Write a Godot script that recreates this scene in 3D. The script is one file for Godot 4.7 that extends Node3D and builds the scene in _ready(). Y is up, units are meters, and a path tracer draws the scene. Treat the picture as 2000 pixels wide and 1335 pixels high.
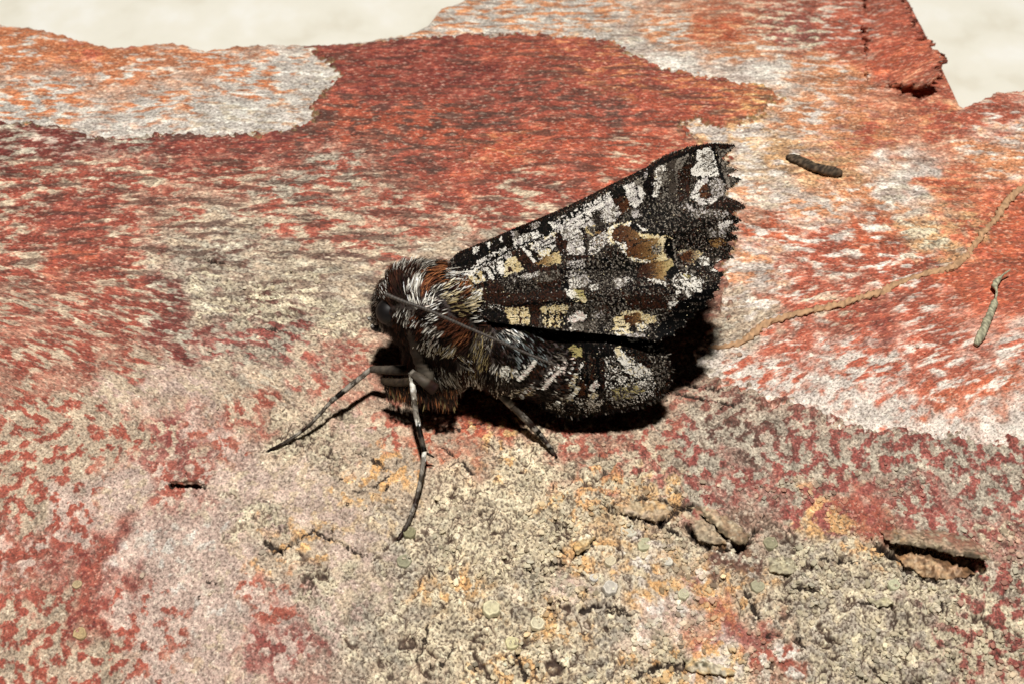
extends Node3D
# A moth at rest on a piece of peeling bark, lit by one flash. Sizes are worked out in millimetres and stored in metres.
const MM := 0.001
const X0 := -52.0
const X1 := 52.0
const Z0 := -58.0
const Z1 := 27.0
const TW := 2048
const TH := 1700
var hgt := PackedFloat32Array()   # relief of the bark in mm, one value per texel
var alb := PackedByteArray()
var rng := RandomNumberGenerator.new()
var bark_tex: ImageTexture
var bump_tex: ImageTexture

func _ready():
	rng.seed = 4711
	# camera
	var cam := Camera3D.new()
	cam.name = "camera"
	var lens := CameraAttributesPhysical.new()
	lens.frustum_focal_length = 55.05
	lens.frustum_near = 0.01
	lens.frustum_far = 10.0
	lens.frustum_focus_distance = 0.1075
	lens.exposure_aperture = 100.0
	cam.attributes = lens
	add_child(cam)
	cam.fov = 24.6
	cam.near = 0.01
	cam.far = 10.0
	cam.position = Vector3(0.0,84.2649,70.7066) * MM
	cam.look_at_from_position(cam.position, Vector3.ZERO)
	# surroundings: night
	var we := WorldEnvironment.new()
	we.name = "environment"
	var env := Environment.new()
	env.background_mode = Environment.BG_COLOR
	env.background_color = Color(0.008, 0.008, 0.009)
	env.tonemap_mode = Environment.TONE_MAPPER_LINEAR
	env.tonemap_exposure = 1.0
	env.sdfgi_enabled = true
	env.ssao_enabled = true
	env.ssil_enabled = true
	we.environment = env
	add_child(we)
	# the flash
	var flash := OmniLight3D.new()
	flash.name = "flash_lamp"
	flash.light_color = Color(1.0, 0.985, 0.955)
	flash.light_energy = 0.212
	flash.light_size = 0.014
	flash.omni_range = 3.0
	flash.omni_attenuation = 2.0
	flash.shadow_enabled = true
	flash.position = Vector3(8, 395, 14) * MM
	add_child(flash)
	var t := Time.get_ticks_msec()
	build_floor()
	paint_bark()
	print("paint ", Time.get_ticks_msec() - t)
	build_bark()
	print("bark ", Time.get_ticks_msec() - t)
	build_debris()
	build_moth()
	print("all ", Time.get_ticks_msec() - t)

# ---------------------------------------------------------------- helpers
func tag(o: Node, label: String, category: String, group := ""):
	o.set_meta("label", label)
	o.set_meta("category", category)
	if group: o.set_meta("group", group)

func pts2(s: String) -> PackedVector2Array:
	var r := PackedVector2Array()
	for a in s.split(","):
		var q := a.split(" ")
		r.append(Vector2(q[0].to_float(), q[1].to_float()))
	return r

func pts3(s: String) -> PackedVector3Array:
	var r := PackedVector3Array()
	for a in s.split(","):
		var q := a.split(" ")
		r.append(Vector3(q[0].to_float(), q[1].to_float(), q[2].to_float()))
	return r

# points given by their height over the smooth bark: follow its relief where they lie low
func laid(a: Array, amount := 1.0) -> Array:
	for k in a.size():
		var p: Vector3 = a[k][0]
		var h := p.y - base_y(p.z)
		p.y += relief(p.x, p.z) * amount * (1.0 - smoothstep(1.0, 3.5, h))
		a[k][0] = p
	return a

func pts4(s: String) -> Array:
	var r := []
	for a in s.split(","):
		var q := a.split_floats(" ")
		r.append([Vector3(q[0], q[1], q[2]), q[3]])
	return r

func rgb8(s: String) -> Color:
	var q := s.split(" ")
	return Color8(q[0].to_int(), q[1].to_int(), q[2].to_int())

func palette(s: String) -> Dictionary:
	var d := {}
	for a in s.split(","):
		var q := a.split(" ")
		d[q[0]] = Color8(q[1].to_int(), q[2].to_int(), q[3].to_int())
	return d

func noise(seed_: int, freq: float, oct := 4) -> FastNoiseLite:
	var n := FastNoiseLite.new()
	n.seed = seed_
	n.noise_type = FastNoiseLite.TYPE_SIMPLEX
	n.frequency = freq
	n.fractal_type = FastNoiseLite.FRACTAL_FBM if oct > 1 else FastNoiseLite.FRACTAL_NONE
	n.fractal_octaves = oct
	return n

func surf(verts: PackedVector3Array, idx: PackedInt32Array, normals: PackedVector3Array, cols := PackedColorArray(), uvs := PackedVector2Array()) -> ArrayMesh:
	var a := []
	a.resize(Mesh.ARRAY_MAX)
	a[Mesh.ARRAY_VERTEX] = verts
	a[Mesh.ARRAY_NORMAL] = normals
	a[Mesh.ARRAY_INDEX] = idx
	if cols.size(): a[Mesh.ARRAY_COLOR] = cols
	if uvs.size(): a[Mesh.ARRAY_TEX_UV] = uvs
	var m := ArrayMesh.new()
	m.add_surface_from_arrays(Mesh.PRIMITIVE_TRIANGLES, a)
	return m

func smooth_normals(v: PackedVector3Array, idx: PackedInt32Array) -> PackedVector3Array:
	var n := PackedVector3Array()
	n.resize(v.size())
	for k in range(0, idx.size(), 3):
		var a := v[idx[k]]
		var c := (v[idx[k + 2]] - a).cross(v[idx[k + 1]] - a)
		n[idx[k]] += c
		n[idx[k + 1]] += c
		n[idx[k + 2]] += c
	for k in n.size():
		n[k] = n[k].normalized() if n[k].length_squared() > 0.0 else Vector3.UP
	return n

func put(called: String, m: Mesh, mat: Material, parent: Node) -> MeshInstance3D:
	var o := MeshInstance3D.new()
	o.name = called
	o.mesh = m
	o.material_override = mat
	parent.add_child(o, true)
	return o

func vmat(rough: float, spec := 0.5) -> StandardMaterial3D:
	var m := StandardMaterial3D.new()
	m.vertex_color_use_as_albedo = true
	m.roughness = rough
	m.metallic_specular = spec
	m.cull_mode = BaseMaterial3D.CULL_DISABLED
	return m

func lin(c: Color) -> Color:
	return c.srgb_to_linear()

func base_y(z: float) -> float:
	return -z * z / 320.0 if z < 0.0 else -z * z / 160.0

func relief(x: float, z: float) -> float:
	var u := clampf((x - X0) / (X1 - X0) * TW - 0.5, 0.0, TW - 2.0)
	var v := clampf((z - Z0) / (Z1 - Z0) * TH - 0.5, 0.0, TH - 2.0)
	var i := int(u)
	var j := int(v)
	u -= i
	v -= j
	var k := j * TW + i
	return lerpf(lerpf(hgt[k], hgt[k + 1], u), lerpf(hgt[k + TW], hgt[k + TW + 1], u), v)

func bark_at(x: float, z: float) -> float:
	return base_y(z) + relief(x, z)

func tint_at(x: float, z: float) -> Color:
	var i := clampi(int((x - X0) / (X1 - X0) * TW), 0, TW - 1)
	var j := clampi(int((z - Z0) / (Z1 - Z0) * TH), 0, TH - 1)
	var k := (j * TW + i) * 3
	return Color8(alb[k], alb[k + 1], alb[k + 2])

# a tube through points with radii (mm); shade gives the colour at (0..1 along, angle)
func tube(pts: Array, sides: int, step: float, shade: Callable, rough := 0.0, flat := 1.0) -> ArrayMesh:
	var path := []
	for k in pts.size() - 1:
		var p0: Vector3 = pts[maxi(k - 1, 0)][0]
		var p1: Vector3 = pts[k][0]
		var p2: Vector3 = pts[k + 1][0]
		var p3: Vector3 = pts[mini(k + 2, pts.size() - 1)][0]
		var n := maxi(2, int(p1.distance_to(p2) / step))
		for j in n:
			var w := float(j) / n
			path.append([p1.cubic_interpolate(p2, p0, p3, w), lerpf(pts[k][1], pts[k + 1][1], w)])
	path.append(pts[-1])
	var v := PackedVector3Array()
	var c := PackedColorArray()
	var idx := PackedInt32Array()
	var nz := noise(91, 3.0, 3)
	var side := Vector3.UP
	for k in path.size():
		var a: Vector3 = path[maxi(k - 1, 0)][0]
		var b: Vector3 = path[mini(k + 1, path.size() - 1)][0]
		var d := (b - a).normalized()
		side = (side - d * side.dot(d)).normalized()
		var other := d.cross(side)
		for j in sides:
			var an := TAU * j / sides
			var o := side * cos(an) * flat + other * sin(an)
			var p: Vector3 = path[k][0]
			var r: float = path[k][1]
			var q := p + o * r
			q += o * r * rough * nz.get_noise_3dv(q * 1.0)
			v.append(q * MM)
			c.append(lin(shade.call(float(k) / (path.size() - 1), an)))
	for k in path.size() - 1:
		for j in sides:
			var a := k * sides + j
			var b := k * sides + (j + 1) % sides
			idx.append_array([a, b, a + sides, b, b + sides, a + sides])
	for e in [0, path.size() - 1]:
		v.append((path[e][0] as Vector3) * MM)
		c.append(c[e * sides])
		for j in sides:
			var a: int = e * sides + j
			var b: int = e * sides + (j + 1) % sides
			idx.append_array([v.size() - 1, b, a] if e == 0 else [v.size() - 1, a, b])
	return surf(v, idx, smooth_normals(v, idx), c)

# ---------------------------------------------------------------- floor
func build_floor():
	var n := NoiseTexture2D.new()
	n.width = 512
	n.height = 512
	n.seamless = true
	n.noise = noise(5, 0.012, 5)
	var ramp := Gradient.new()
	ramp.offsets = PackedFloat32Array([0.0, 0.35, 0.6, 1.0])
	ramp.colors = PackedColorArray([Color8(222, 217, 202), Color8(233, 230, 218), Color8(236, 233, 222), Color8(243, 242, 237)])
	n.color_ramp = ramp
	var m := StandardMaterial3D.new()
	m.albedo_texture = n
	m.uv1_triplanar = true
	m.uv1_scale = Vector3.ONE * 14.0
	m.roughness = 0.5
	var b := BoxMesh.new()
	b.size = Vector3(2.4, 0.02, 2.4)
	var o := put("floor", b, m, self)
	o.position = Vector3(0, -0.010 - 0.024, -0.3)
	o.set_meta("kind", "structure")
	o.set_meta("label", "cream stone floor behind and under the bark")

# ---------------------------------------------------------------- bark: colour and relief
func control(s: String, gw: int, gh: int, other := "") -> Array:
	var pal := palette("R 150 76 62,S 168 84 62,D 114 54 48,K 94 64 56,O 186 114 78,P 196 188 180,W 216 205 196,B 184 164 142,N 190 166 154,L 196 183 158,G 174 163 147,C 214 198 170,T 214 166 112,M 142 75 68")
	if other: pal.merge(palette(other), true)
	var gran := {"L": 1.0, "C": 0.95, "G": 0.75, "T": 0.55, "B": 0.4, "N": 0.28, "M": 0.3, "K": 0.4, "R": 0.15, "W": 0.3, "P": 0.12, "O": 0.1, "S": 0.12, "D": 0.15}
	var ax := PackedVector2Array()
	var ca := []
	var cb := []
	var cv := PackedFloat32Array()
	var gr := PackedFloat32Array()
	for a in s.split(","):
		var q := a.split(" ")
		ax.append(Vector2(q[0].to_float(), q[1].to_float()))
		ca.append(pal[q[2]])
		cb.append(pal[q[3]])
		cv.append(q[4].to_float() / 100.0)
		gr.append(lerpf(gran[q[2]], gran[q[3]], q[4].to_float() / 100.0))
	var a8 := PackedByteArray()
	var b8 := PackedByteArray()
	a8.resize(gw * gh * 4)
	b8.resize(gw * gh * 4)
	for j in gh:
		var z := Z0 + (j + 0.5) / gh * (Z1 - Z0)
		for i in gw:
			var p := Vector2(X0 + (i + 0.5) / gw * (X1 - X0), z)
			var w := 0.0
			var ra := 0.0
			var ga := 0.0
			var ba := 0.0
			var rb := 0.0
			var gb := 0.0
			var bb := 0.0
			var c := 0.0
			var g := 0.0
			for k in ax.size():
				var d := p.distance_squared_to(ax[k])
				if d > 300.0: continue
				d = 1.0 / (d * d + 0.6)
				var A: Color = ca[k]
				var B: Color = cb[k]
				w += d
				ra += d * A.r
				ga += d * A.g
				ba += d * A.b
				rb += d * B.r
				gb += d * B.g
				bb += d * B.b
				c += d * cv[k]
				g += d * gr[k]
			if w == 0.0: w = 1.0
			var o := (j * gw + i) * 4
			a8[o] = int(ra / w * 255.0)
			a8[o + 1] = int(ga / w * 255.0)
			a8[o + 2] = int(ba / w * 255.0)
			a8[o + 3] = int(c / w * 255.0)
			b8[o] = int(rb / w * 255.0)
			b8[o + 1] = int(gb / w * 255.0)
			b8[o + 2] = int(bb / w * 255.0)
			b8[o + 3] = int(g / w * 255.0)
	var r := []
	for d in [a8, b8]:
		var im := Image.create_from_data(gw, gh, false, Image.FORMAT_RGBA8, d)
		im.resize(TW, TH, Image.INTERPOLATE_BILINEAR)
		r.append(im.get_data())
	return r

func distance_map(poly: PackedVector2Array, gw: int, gh: int) -> PackedFloat32Array:
	var d := PackedFloat32Array()
	for j in gh:
		for i in gw:
			var p := Vector2(X0 + (i + 0.5) / gw * (X1 - X0), Z0 + (j + 0.5) / gh * (Z1 - Z0))
			var m := 1e9
			for k in poly.size():
				m = minf(m, p.distance_squared_to(Geometry2D.get_closest_point_to_segment(p, poly[k], poly[(k + 1) % poly.size()])))
			m = sqrt(m)
			d.append(m if Geometry2D.is_point_in_polygon(p, poly) else -m)
	var im := Image.create_from_data(gw, gh, false, Image.FORMAT_RF, d.to_byte_array())
	im.resize(TW, TH, Image.INTERPOLATE_BILINEAR)
	return im.get_data().to_float32_array()

func paint_bark():
	var gw := 208
	var gh := 170
	var c0 := control("-13.3 -35.7 R D 40,-6.7 -36.6 R D 35,0.0 -37.6 R S 40,6.7 -35.7 R O 25,10.8 -31.2 R O 35,17.1 -29.1 R O 45,20.5 -28.7 O T 30,-10.7 -29.5 R D 30,-4.3 -32.1 D R 45,2.1 -28.7 R K 20,8.4 -26.7 R K 30,12.6 -26.4 S R 45,-12.5 -25.6 S K 25,-6.2 -24.9 S K 35,-2.1 -25.6 R K 35,0.0 -21.3 S O 20,4.1 -22.7 S R 40,10.2 -21.3 S B 10,12.0 -18.6 R O 30,8.0 -17.9 S B 15,-40.1 -22.0 D G 40,-35.8 -22.7 D N 30,-30.7 -22.0 G D 40,-26.5 -21.3 D R 50,-20.5 -22.0 R D 40,-16.4 -22.7 R K 40,-14.0 -18.6 G R 45,-37.4 -17.3 R B 45,-32.6 -17.3 R B 40,-27.9 -17.3 R B 45,-22.0 -17.9 R B 30,-17.8 -16.0 G R 40,-11.9 -16.6 B R 40,-8.1 -19.2 R K 25,-4.0 -16.6 R S 30,0.0 -16.0 R B 25,6.0 -17.9 S R 40,-9.8 -14.2 R B 30,-5.8 -13.6 R B 30,-1.9 -13.0 R B 40,2.0 -14.8 R B 35,-37.5 -12.4 R B 40,-33.0 -13.0 R D 20,-28.9 -11.8 R B 25,-25.1 -12.4 B R 40,-21.2 -11.8 B G 40,-18.2 -13.0 B R 45,-14.6 -11.2 B R 40,-11.6 -11.8 B R 40,-7.7 -11.2 B R 40,-4.6 -10.1 B G 30,-35.6 -7.4 R B 45,-32.0 -7.9 R S 30,-28.0 -6.3 R B 30,-24.6 -9.0 G B 40,-20.8 -9.0 G K 30,-17.0 -8.4 B G 40,-13.2 -7.9 B K 30,-9.5 -9.0 B R 30,-11.2 -6.3 B G 40,-35.2 -3.3 B R 50,-31.1 -3.3 R B 45,-27.3 -2.3 R B 30,-24.7 -4.3 D G 40,-22.3 -5.8 G L 50,-20.1 -3.3 L G 35,-16.5 -3.8 L K 22,-12.8 -3.3 L G 30,-11.6 -0.8 L B 40,-14.9 -6.3 G L 40,-33.8 1.5 R B 40,-30.4 1.0 R B 35,-26.7 1.5 B R 45,-23.4 -0.4 D G 40,-19.7 0.1 G M 40,-16.2 -0.4 G M 40,-13.6 1.0 B M 30,-33.1 5.4 B R 40,-29.5 5.8 B R 25,-26.3 4.1 B N 20,-22.8 4.1 N B 30,-19.4 3.3 B G 30,-15.8 4.1 B G 30,-12.4 2.8 B R 35,-11.4 1.5 R B 45,-32.3 9.8 B R 40,-29.0 9.4 B R 20,-25.8 7.5 B R 30,-23.0 8.3 M B 45,-19.6 7.5 N R 30,-18.1 5.8 R B 45,-15.1 7.9 L B 30,-13.0 9.0 L B 30,-10.3 8.3 B N 20,-8.3 7.9 B R 20,-3.4 7.9 S B 45,-1.7 7.1 S T 35,-4.4 9.0 B S 35,-31.7 13.5 B R 40,-28.5 12.8 N R 25,-25.2 12.1 N B 20,-21.2 11.7 R N 40,-21.0 13.5 N B 25,-17.6 11.0 N B 20,-13.4 12.1 N B 20,-10.1 11.7 B T 35,-8.1 10.6 B T 40,-12.0 13.9 N B 30,-5.1 11.7 B L 30,-31.6 16.7 R N 40,-28.8 15.3 N R 40,-27.0 16.3 R D 30,-23.7 16.3 N P 30,-19.9 14.9 N P 20,-16.7 13.5 L N 40,-14.5 15.6 B T 35,-18.0 17.7 N B 20,-12.6 15.6 B T 30,-9.9 16.3 N B 20,-7.3 15.6 G L 40,-4.6 14.6 L B 30,-30.5 19.7 B R 45,-26.6 19.7 R D 20,-23.3 19.7 N R 12,-19.4 19.7 N P 20,-15.6 19.7 N R 45,-13.0 18.7 L N 30,-11.4 17.7 L G 40,-9.1 18.7 B N 30,-6.5 18.0 G L 40,-30.1 22.5 B R 40,-26.5 22.8 B R 30,-22.4 22.5 N R 40,-18.6 22.5 N B 20,-14.4 21.9 M N 50,-11.3 21.3 G N 40,-8.0 21.3 G L 40,-6.4 22.8 B L 40,-0.7 9.8 C T 20,1.7 9.0 C L 30,-1.7 12.1 C L 30,0.0 13.5 L C 40,-3.3 16.3 L C 40,-3.6 19.0 T C 40,-3.9 21.3 L C 40,1.7 11.3 C L 40,5.1 9.8 L R 30,4.1 8.7 R L 40,8.6 7.9 B R 30,6.9 7.5 R B 45,12.0 9.0 G M 30,15.4 8.3 G K 30,18.7 9.8 G M 50,22.0 10.6 G M 40,25.5 9.8 G M 45,28.9 9.8 G M 40,33.1 9.0 G M 40,8.5 10.6 L M 40,11.8 12.1 G M 45,15.2 11.3 M G 45,18.4 12.8 G M 45,22.7 13.5 R M 40,26.1 12.8 M G 40,30.1 12.8 G M 40,28.3 14.2 M G 30,32.4 13.5 G M 45,3.3 13.5 L T 30,6.7 12.1 L T 40,9.4 12.4 T L 45,4.9 16.3 T C 40,2.6 15.6 L C 40,8.2 16.3 L W 35,11.5 16.3 B L 40,14.8 16.7 K G 45,18.1 16.3 G L 50,20.7 13.9 T M 30,21.1 16.3 L G 40,23.1 15.6 L T 30,31.4 15.6 M L 40,32.1 17.7 G M 35,0.0 18.7 L G 30,3.3 18.7 N G 40,6.5 18.7 G L 40,9.1 18.0 T B 40,13.1 17.7 T W 35,14.6 18.7 L T 40,17.9 18.7 L G 40,21.2 18.7 L G 50,24.4 18.7 L G 40,27.7 18.7 L G 30,30.3 18.7 L M 35,-1.6 21.9 C L 30,2.6 20.3 C T 35,5.8 21.3 G C 40,9.7 20.3 N W 40,12.9 20.3 R T 30,12.3 19.5 T R 40,13.8 21.3 M R 30,13.4 22.8 W T 30,16.0 23.0 R W 40,17.7 20.9 L G 40,20.9 21.9 L G 40,24.1 21.9 L G 50,27.3 21.9 L M 30,30.5 21.9 L M 40,0.0 24.0 C T 30,4.8 23.7 C G 40,9.5 24.0 C T 35,14.3 24.0 C L 30,19.0 24.3 L G 40,25.4 24.3 L G 40,30.2 24.3 B M 30", gw, gh)
	var c1 := control("-42.2 -37.6 O P 10,-32.9 -33.8 O P 25,-25.8 -35.7 O P 25,-38.5 -29.5 P O 45,-29.7 -27.9 P O 40,-22.8 -33.8 P O 40,-19.3 -33.8 P O 10,-16.5 -32.1 P G 10,-23.1 -26.4 P G 15,-31.1 -24.1 P N 20,-40.7 -26.4 P O 25,-36.8 -37.6 O S 20,-21.5 -30.4 P O 30", gw, gh)
	var c2 := control("-5.6 -42.7 P O 45,-2.2 -37.6 P W 20,2.3 -43.9 P O 35,9.0 -38.6 P G 20,7.0 -45.0 P O 40,14.6 -40.6 O P 40,18.3 -40.6 S O 35,20.2 -37.1 O P 25,14.6 -34.7 P W 20,21.0 -33.4 W P 30,25.6 -40.6 M L 40,26.4 -33.8 O W 20,29.7 -40.6 R P 8,33.1 -34.7 R S 30,36.6 -40.6 R D 20,23.8 -25.6 O W 35,18.7 -24.9 W T 30,17.3 -23.4 W T 20,21.1 -20.6 T W 35,24.9 -18.6 T O 40,28.9 -23.4 O R 40,35.5 -25.6 R O 30,39.7 -25.6 R W 15,19.7 -15.4 W B 30,19.2 -18.6 B W 40,18.2 -16.0 O W 40,23.4 -14.2 W O 45,27.5 -15.4 O W 30,31.7 -18.6 W P 30,30.3 -16.3 W G 30,33.8 -17.3 S O 40,38.6 -20.6 O W 20,40.9 -23.4 W O 30,20.0 -11.8 S W 40,22.8 -9.5 R W 35,26.9 -11.2 S W 25,28.1 -7.4 R W 25,31.4 -10.7 T L 50,34.7 -11.8 T S 50,36.1 -9.5 S R 30,38.0 -13.0 S R 20,18.0 -7.4 W O 35,20.4 -5.3 R W 30,17.2 -3.3 B W 40,15.6 -1.3 B G 30,23.4 -3.3 R B 30,25.5 -2.3 D R 40,29.3 -3.3 R W 25,33.4 -5.3 S R 40,36.3 -5.3 R S 40,20.1 0.1 R W 12,25.0 1.0 W R 40,30.4 0.6 R W 25,35.0 1.0 W R 40,15.9 2.4 W R 25,21.1 4.1 W N 20,26.2 2.4 W R 45,28.2 3.3 R W 30,29.7 5.0 S W 20,33.4 3.7 S W 25,24.3 6.0 W P 10,29.3 7.3 W P 10,33.9 6.5 W P 10,13.5 1.5 W G 30,19.1 2.4 W R 40,23.0 2.8 W R 45,27.1 5.8 W R 30", gw, gh, "R 168 86 66,S 182 94 66,O 196 130 92,D 138 70 58,M 146 84 74,T 200 156 114,C 214 198 172,W 210 198 188,P 198 189 180")
	var s1 := distance_map(pts2("-65.75 -45.01,-51.31 -43.86,-46.33 -42.75,-40.51 -41.66,-27.28 -39.56,-19.09 -39.56,-17.97 -37.57,-16.19 -35.47,-14.62 -32.75,-14.65 -31.63,-16.07 -29.7,-16.58 -27.53,-16.13 -25.45,-17.82 -24.11,-22.68 -23.24,-27.63 -23.24,-34.14 -22.81,-37.44 -24.7,-41.71 -25.15,-58.55 -25.6"), gw, gh)
	var s2 := distance_map(pts2("-20 -39.56,-13.57 -38.75,-6.82 -39.46,0 -40.29,7.72 -39.46,11.09 -35.47,15.25 -32.49,21.56 -30.69,22.41 -28.72,20.11 -25.91,17.92 -25,14.21 -25.45,14.23 -23.24,17.11 -21.27,16.8 -14.17,15.38 -3.25,13.68 -0.35,11.35 2.18,17.49 4.66,24.16 7.14,30.9 8.1,39.4 8.5,51.35 8.66,80.05 -55.63,-22.01 -55.63"), gw, gh)
	var n_i := noise(1, 0.78, 6)
	var n_w := noise(2, 0.30, 3)
	var n_v := noise(3, 0.30, 3)
	var n_f := noise(4, 2.0, 3)
	var n_g := noise(6, 2.2, 3)
	var n_h := noise(7, 3.2, 2)
	var n_m := noise(17, 0.42, 3)
	var n_s := noise(18, 0.8, 4)
	var n_p := noise(19, 6.0, 2)
	var n_l := noise(8, 0.05, 3)
	var n_e := noise(9, 1.1, 3)
	var cell := FastNoiseLite.new()
	cell.noise_type = FastNoiseLite.TYPE_CELLULAR
	cell.frequency = 1.75
	cell.fractal_type = FastNoiseLite.FRACTAL_NONE
	cell.cellular_jitter = 1.0
	cell.cellular_return_type = FastNoiseLite.RETURN_DISTANCE2_SUB
	cell.seed = 12
	var cell2: FastNoiseLite = cell.duplicate()
	cell2.frequency = 0.42
	cell2.seed = 77
	var size := TW * TH
	alb.resize(size * 3)
	hgt.resize(size)
	var bump := PackedByteArray()
	bump.resize(size)
	var pxm := TW / (X1 - X0)
	var pzm := TH / (Z1 - Z0)
	for j in TH:
		var z := Z0 + (j + 0.5) / TH * (Z1 - Z0)
		var streak := smoothstep(9.0, -9.0, z)
		var far := smoothstep(4.0, -10.0, z)
		var sx := lerpf(1.0, 0.5, streak)
		var sz := lerpf(1.0, 1.15, streak)
		for i in TW:
			var x := X0 + (i + 0.5) / TW * (X1 - X0)
			var o := j * TW + i
			var wx := n_w.get_noise_2d(x, z)
			var wz := n_v.get_noise_2d(x, z)
			var ne := n_e.get_noise_2d(x, z)
			var d1 := s1[o] + ne * 0.55 + wx * 0.5
			var d2 := s2[o] + ne * 0.7 + wx * 0.7
			var A: PackedByteArray
			var B: PackedByteArray
			var step_h := 0.0
			var rim := 0.0
			if d1 > 0.0:
				A = c1[0]
				B = c1[1]
				rim = d1
			elif d2 > 0.0:
				A = c2[0]
				B = c2[1]
				rim = d2
			else:
				A = c0[0]
				B = c0[1]
				rim = maxf(d1, d2)
				step_h = 0.30 * smoothstep(0.0, 0.3, -rim)
			var jj := clampi(j + int(wz * 1.6 * pzm), 0, TH - 1)
			var ii := clampi(i + int(wx * 2.2 * pxm), 0, TW - 1)
			var q := (jj * TW + ii) * 4
			var cov := A[q + 3] / 255.0
			var gran := B[q + 3] / 255.0
			var ni := n_i.get_noise_2d(x * sx, z * sz)
			var nf := n_f.get_noise_2d(x * sx, z)
			var ng := n_g.get_noise_2d(x * sx * 0.9, z)
			var nh := n_h.get_noise_2d(x * lerpf(1.0, 0.7, streak), z)
			var cd := cell.get_noise_2d(x + nf * 0.16, z + ng * 0.16) + 1.0   # 0 on the joints, up to 1 inside
			var nm := n_m.get_noise_2d(x * sx, z)
			var t := (0.5 - cov) * 0.95
			var soft := lerpf(0.20, 0.30, streak)
			if d1 > 0.0: soft = 0.34
			elif d2 > 0.0: soft = 0.36
			var n := ni * 1.1 + nf * lerpf(0.16, 0.30, gran) + nm * 0.35
			var mask := smoothstep(t - soft, t + soft, n)
			var r := lerpf(A[q], B[q], mask)
			var g := lerpf(A[q + 1], B[q + 1], mask)
			var b := lerpf(A[q + 2], B[q + 2], mask)
			# pale flecks of dead skin
			var fl := smoothstep(0.14, 0.46, ng + nm * 0.6) * lerpf(0.14, 0.27, streak)
			r += fl * (r * 0.22 + 62.0)
			g += fl * (g * 0.30 + 62.0)
			b += fl * (b * 0.30 + 52.0)
			var bright := smoothstep(0.42, 0.55, ng - nm * 0.2) * 0.35
			var line := smoothstep(0.18, 0.42, n_s.get_noise_2d(x * 0.16 + z * 0.03, z * 0.95)) * far * 0.62
			if d1 > 0.0: line *= 0.2
			elif d2 > 0.0: line *= 0.45
			r = lerpf(r, 84.0, line)
			g = lerpf(g, 58.0, line)
			b = lerpf(b, 50.0, line)
			r = lerpf(r, 240.0, bright)
			g = lerpf(g, 228.0, bright)
			b = lerpf(b, 208.0, bright)
			# dark specks and pits
			var sp := smoothstep(lerpf(0.40, 0.30, gran), lerpf(0.52, 0.48, gran), nh - nm * 0.2) * lerpf(0.25, 0.55, gran)
			var joint := (1.0 - smoothstep(0.02, 0.15, cd)) * smoothstep(0.3, 0.7, gran) * smoothstep(-0.2, 0.25, ni + nh * 0.8) * (1.0 - 0.5 * far)
			var cd2 := cell2.get_noise_2d(x + wx * 1.4 + nf * 0.12, z + wz * 1.4 + ng * 0.12) + 1.0
			var joint2 := (1.0 - smoothstep(0.02, 0.085, cd2)) * smoothstep(0.45, 0.75, gran) * smoothstep(-0.12, 0.12, n_e.get_noise_2d(x * 0.4 + 30.0, z * 0.4)) * (1.0 - far)
			var dk := maxf(maxf(sp, joint * 0.75), joint2 * 0.92)
			r = lerpf(r, 62.0, dk)
			g = lerpf(g, 46.0, dk)
			b = lerpf(b, 38.0, dk)
			# crumbly rim where the outer layer breaks off
			var edge := (1.0 - smoothstep(0.0, 0.32, absf(rim + 0.1))) * smoothstep(-0.3, 0.1, nf + wx * 0.5)
			if z > -6.0: edge *= 0.15
			r = lerpf(r, 112.0, edge * 0.75)
			g = lerpf(g, 100.0, edge * 0.75)
			b = lerpf(b, 66.0, edge * 0.75)
			var k := 1.0 + 0.13 * nf - 0.07 * nh + 0.10 * wx + 0.08 * nm + 0.20 * n_p.get_noise_2d(x * sx, z)
			alb[o * 3] = clampi(int(r * k), 8, 250)
			alb[o * 3 + 1] = clampi(int(g * k), 8, 250)
			alb[o * 3 + 2] = clampi(int(b * k), 8, 250)
			hgt[o] = step_h - 0.30 + 0.25 * n_l.get_noise_2d(x, z) + 0.15 * ni * lerpf(0.3, 1.6, gran) + 0.05 * wx + gran * 0.15 * smoothstep(0.0, 0.55, cd) - sp * 0.08 - joint2 * 0.25 + fl * 0.04 + 0.10 * nm * gran
			bump[o] = clampi(int(128.0 + 50.0 * nf + 50.0 * ng - 50.0 * sp), 0, 255)
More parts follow.
